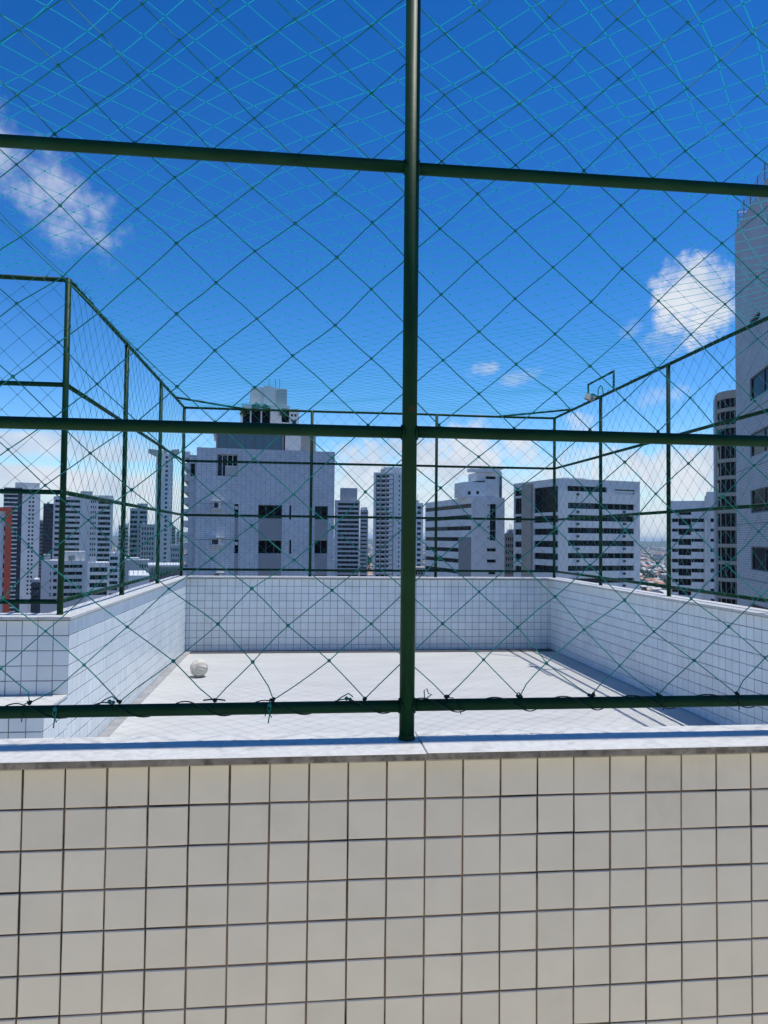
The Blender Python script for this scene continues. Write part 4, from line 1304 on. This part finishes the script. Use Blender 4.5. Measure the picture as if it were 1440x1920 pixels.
tower('grey tower with close window rows, centre of the left cluster', 243, 276, 953, 480, None,
      [(244, 257, 'band', 1.7, 3), (261, 274, 'band', 1.6, 3)], 'greyw', head=[(257, 276, 944, 'greyw')])
tower('lower grey grid-fronted tower against the slim flared tower', 263, 291, 983, 460, None, [(265, 289, 'dots', 1.6, 5)], 'greyw')
tower('small bluish tower between the left fence posts', 222, 241, 985, 600, None, [(223, 240, 'band', 1.4, 4)], 'greyw')
tower('low white block between the left fence posts', 206, 225, 1037, 380, None, [(207, 222, 'band', 1.6, 3)], 'white')
tower('low pale block in front of the grey grid tower', 236, 283, 1050, 330, 8, [(262, 280, 'dots', 1.5, 4)], 'greyw', head=[(234, 262, 1046, 'white')])
Rr, zr_ = tower('slim tall pale tower with one window column and a flared crown', 290, 322, 850, 500, None, [(306, 314, 'dots', 1.4, 1), (319, 321, 'dots', 1.0, 1)], 'white', depth=12)
b = MB()
for (pa_, pb_, sgn) in ((275, 297, -1), (318, 333, 1)):      # upswept wings of the crown
    xa, xb_ = Rr.fx(pa_), Rr.fx(pb_); zt1 = Rr.fz((pa_ + pb_) / 2, 842)
    lo, hi = (zt1 - 3.6, zt1)
    if sgn < 0:
        b.v += [(xa, -1, hi - 1.6), (xb_, -1, lo - 1.5), (xb_, -1, hi - .6), (xa, -1, hi), (xa, 11, hi - 1.6), (xb_, 11, lo - 1.5), (xb_, 11, hi - .6), (xa, 11, hi)]
    else:
        b.v += [(xa, -1, lo - 1.5), (xb_, -1, hi - 1.6), (xb_, -1, hi), (xa, -1, hi - .6), (xa, 11, lo - 1.5), (xb_, 11, hi - 1.6), (xb_, 11, hi), (xa, 11, hi - .6)]
    n = len(b.v) - 8
    for f in ((0, 1, 2, 3), (5, 4, 7, 6), (4, 5, 1, 0), (3, 2, 6, 7), (4, 0, 3, 7), (1, 5, 6, 2)):
        b.f.append(tuple(n + i for i in f)); b.mi.append(0)
b.build('flared_crown', 'greyw', Rr.root)
tower('small dark tower right of the slim flared tower', 320, 329, 987, 700, None, [(321, 328, 'band', 1.2, 2)], 'panel')
tower('hazy thin tower far behind the slim flared tower', 331, 337, 996, 900, None, [(332, 336, 'band', 1.2, 1)], 'greyw')
tower('low greenish grid block right of the slim flared tower', 320, 346, 1022, 420, None, [(321, 337, 'dots', 1.6, 5)], 'greyw')
T_, zt_ = tower('low beige colonnaded roof block beside the left wall corner', 281, 340, 1062, 120, 1, [], 'beige', ybot=1080)
for k in range(10):
    x = T_.fx(284 + k * 5.6)
    T_.box(x - .1, x + .1, -.25, -.002, zt_ - 2.6, zt_ - .35, 'panel', 'roof_column')
T_.box(-.2, T_.fx(341), -.4, 10, zt_, zt_ + .25, 'white', 'roof_slab')
tower('flat white roofed block low behind the left wall', 243, 282, 1079, 110, 1, [(246, 279, 'band', .7, 6)], 'white', ybot=1090)
tower('dark low block at the foot of the left wall fence', 166, 206, 1055, 300, None, [(170, 203, 'band', 1.8, 6)], 'white')

# ------------------------------------------------------------------ low town seen in the gap at the right
def house(x, y, w, d, h, rz, roof, label, group):
    t = thing('house', label, 'house', (x, y, GZ), rz, group)
    MB().box(-w / 2, w / 2, -d / 2, d / 2, 0, h).build('wall', 'plain_wall', t)
    b = MB(); e = .5; rh = w * .16
    b.v = [(-w / 2 - e, -d / 2 - e, h), (w / 2 + e, -d / 2 - e, h), (w / 2 + e, d / 2 + e, h), (-w / 2 - e, d / 2 + e, h), (-w / 2 - e, 0, h + rh), (w / 2 + e, 0, h + rh)]
    b.f = [(0, 1, 5, 4), (2, 3, 4, 5), (0, 4, 3), (1, 2, 5), (3, 2, 1, 0)]; b.mi = [0] * 5
    b.build('roof', roof, t)

def gap_dir(px): 
    r = ray(px, 1009); return math.atan2(r.x, r.y)
ga, gb_ = gap_dir(1190), gap_dir(1268)
placed = 0; tries = 0
spots = []
while placed < 95 and tries < 9000:
    tries += 1
    d = 880 + 1500 * random.random() ** 1.3; az = random.uniform(ga, gb_)
    x, y = d * math.sin(az), d * math.cos(az)
    if any((x - a) ** 2 + (y - b_) ** 2 < 15 ** 2 for a, b_ in spots): continue
    spots.append((x, y)); placed += 1
    rf = random.choice(('roof_tile', 'roof_grey', 'roof_grey'))
    lab = 'low house with red tiled roof in the town beyond the gap' if rf == 'roof_tile' else 'low house with pale grey roof in the town beyond the gap'
    house(x, y, random.uniform(9, 20), random.uniform(8, 13), random.uniform(3.5, 10), random.uniform(-.4, .4) + .45, rf, lab,
          'red roofed houses beyond the gap' if rf == 'roof_tile' else 'grey roofed houses beyond the gap')

wl_, rf_, tr_ = MB(), MB(), MB()
for k in range(5200):
    d = 700 + 6500 * random.random() ** 1.15; az = R(random.uniform(-32, 42))
    if ga - .01 < az < gb_ + .01 and d < 2400 and random.random() < .75: continue
    x, y = d * math.sin(az), d * math.cos(az)
    w_, dd, h = random.uniform(9, 30), random.uniform(8, 20), random.uniform(3, 10) if random.random() < .93 else random.uniform(12, 28)
    if y < 640: continue
    wl_.box(x - w_ / 2, x + w_ / 2, y - dd / 2, y + dd / 2, GZ, GZ + h, skip='bt')
    n = len(rf_.v); e = .4
    rf_.v += [(x - w_ / 2 - e, y - dd / 2 - e, GZ + h), (x + w_ / 2 + e, y - dd / 2 - e, GZ + h), (x + w_ / 2 + e, y + dd / 2 + e, GZ + h), (x - w_ / 2 - e, y + dd / 2 + e, GZ + h),
              (x - w_ / 2 - e, y, GZ + h + dd * .12), (x + w_ / 2 + e, y, GZ + h + dd * .12)]
    rf_.f += [tuple(n + i for i in f) for f in ((0, 1, 5, 4), (2, 3, 4, 5), (0, 4, 3), (1, 2, 5))]; rf_.mi += [0] * 4
ow_ = wl_.build('distant_town', 'town_wall', None, kind='stuff'); tag(ow_, 'low buildings of the distant town spread out below the horizon', 'town')
orf = rf_.build('town_roofs', 'town_roof', ow_, kind='stuff')

def crown_cluster(b, c, r, n, leaf):
    for k in range(n):
        d = Vector((random.gauss(0, 1), random.gauss(0, 1), random.gauss(0, .8)))
        d = d.normalized() * (0.55 + .45 * random.random())
        p = Vector(c) + d * r
        a = Vector((random.gauss(0, 1), random.gauss(0, 1), random.gauss(0, .6))).normalized(); e = a.cross(Vector((.3, random.random(), .8))).normalized()
        s_ = leaf * random.uniform(.6, 1.5)
        b.quad(p - a * s_, p + e * s_ * .7, p + a * s_, p - e * s_ * .7)
# trees standing out in the gap
for k in range(16):
    d = random.uniform(860, 1700); az = random.uniform(ga, gb_); x, y = d * math.sin(az), d * math.cos(az)
    t = thing('tree', 'dark green tree among the low houses beyond the gap', 'tree', (x, y, GZ), 0, 'trees among the houses beyond the gap')
    h = random.uniform(8, 14)
    MB().tube([(0, 0, 0), (.2, 0, h * .4), (0, .3, h * .7)], [.45, .32, .12], 6).build('trunk', 'bark', t)
    b = MB()
    for q in range(4): crown_cluster(b, (random.uniform(-3, 3), random.uniform(-3, 3), h * random.uniform(.55, .9)), random.uniform(2.2, 3.6), 60, .9)
    b.build('crown', 'leaf', t, kind='stuff')
# a leafy hillside between the far middle towers
b = MB()
for k in range(900):
    d = random.uniform(900, 4200); az = R(random.uniform(-28, 40)); x, y = d * math.sin(az), d * math.cos(az)
    crown_cluster(b, (x, y, GZ + random.uniform(3, 6)), random.uniform(4, 8), 16, 2.6)
o = b.build('distant_trees', 'leaf', None, kind='stuff'); tag(o, 'scattered trees and parks of the distant town', 'trees')
p = atY(686, 1075, 760); q_ = atY(686, 1034, 760)
t = thing('tree', 'tall dark trees in the slot left of the brown-fronted tower', 'tree', (p.x, p.y, GZ))
MB().tube([(0, 0, 0), (.4, 0, 24), (0, .4, q_.z - GZ - 6)], [.9, .6, .25], 7).build('trunk', 'bark', t)
b = MB()
for k in range(12): crown_cluster(b, (random.uniform(-3.5, 3.5), random.uniform(-3, 3), (q_.z - GZ) - random.uniform(2, 26)), random.uniform(2.5, 4.5), 60, 1.0)
b.build('crown', 'leaf', t, kind='stuff')

# ------------------------------------------------------------------ the air
m = bpy.data.materials.new('haze'); m.use_nodes = True
m.node_tree.nodes.clear()
v_ = m.node_tree.nodes.new('ShaderNodeVolumePrincipled'); o_ = m.node_tree.nodes.new('ShaderNodeOutputMaterial')
v_.inputs['Color'].default_value = (0.62, 0.82, 1.0, 1); v_.inputs['Density'].default_value = 6.0e-5
v_.inputs['Anisotropy'].default_value = 0.2
m.node_tree.links.new(v_.outputs[0], o_.inputs['Volume'])
MT['haze'] = m
hb = MB().box(-29000, 29000, -29000, 29000, GZ - 3, 78).build('haze', 'haze', None, kind='stuff')
tag(hb, 'thin blue haze over the far town and hills', 'haze')
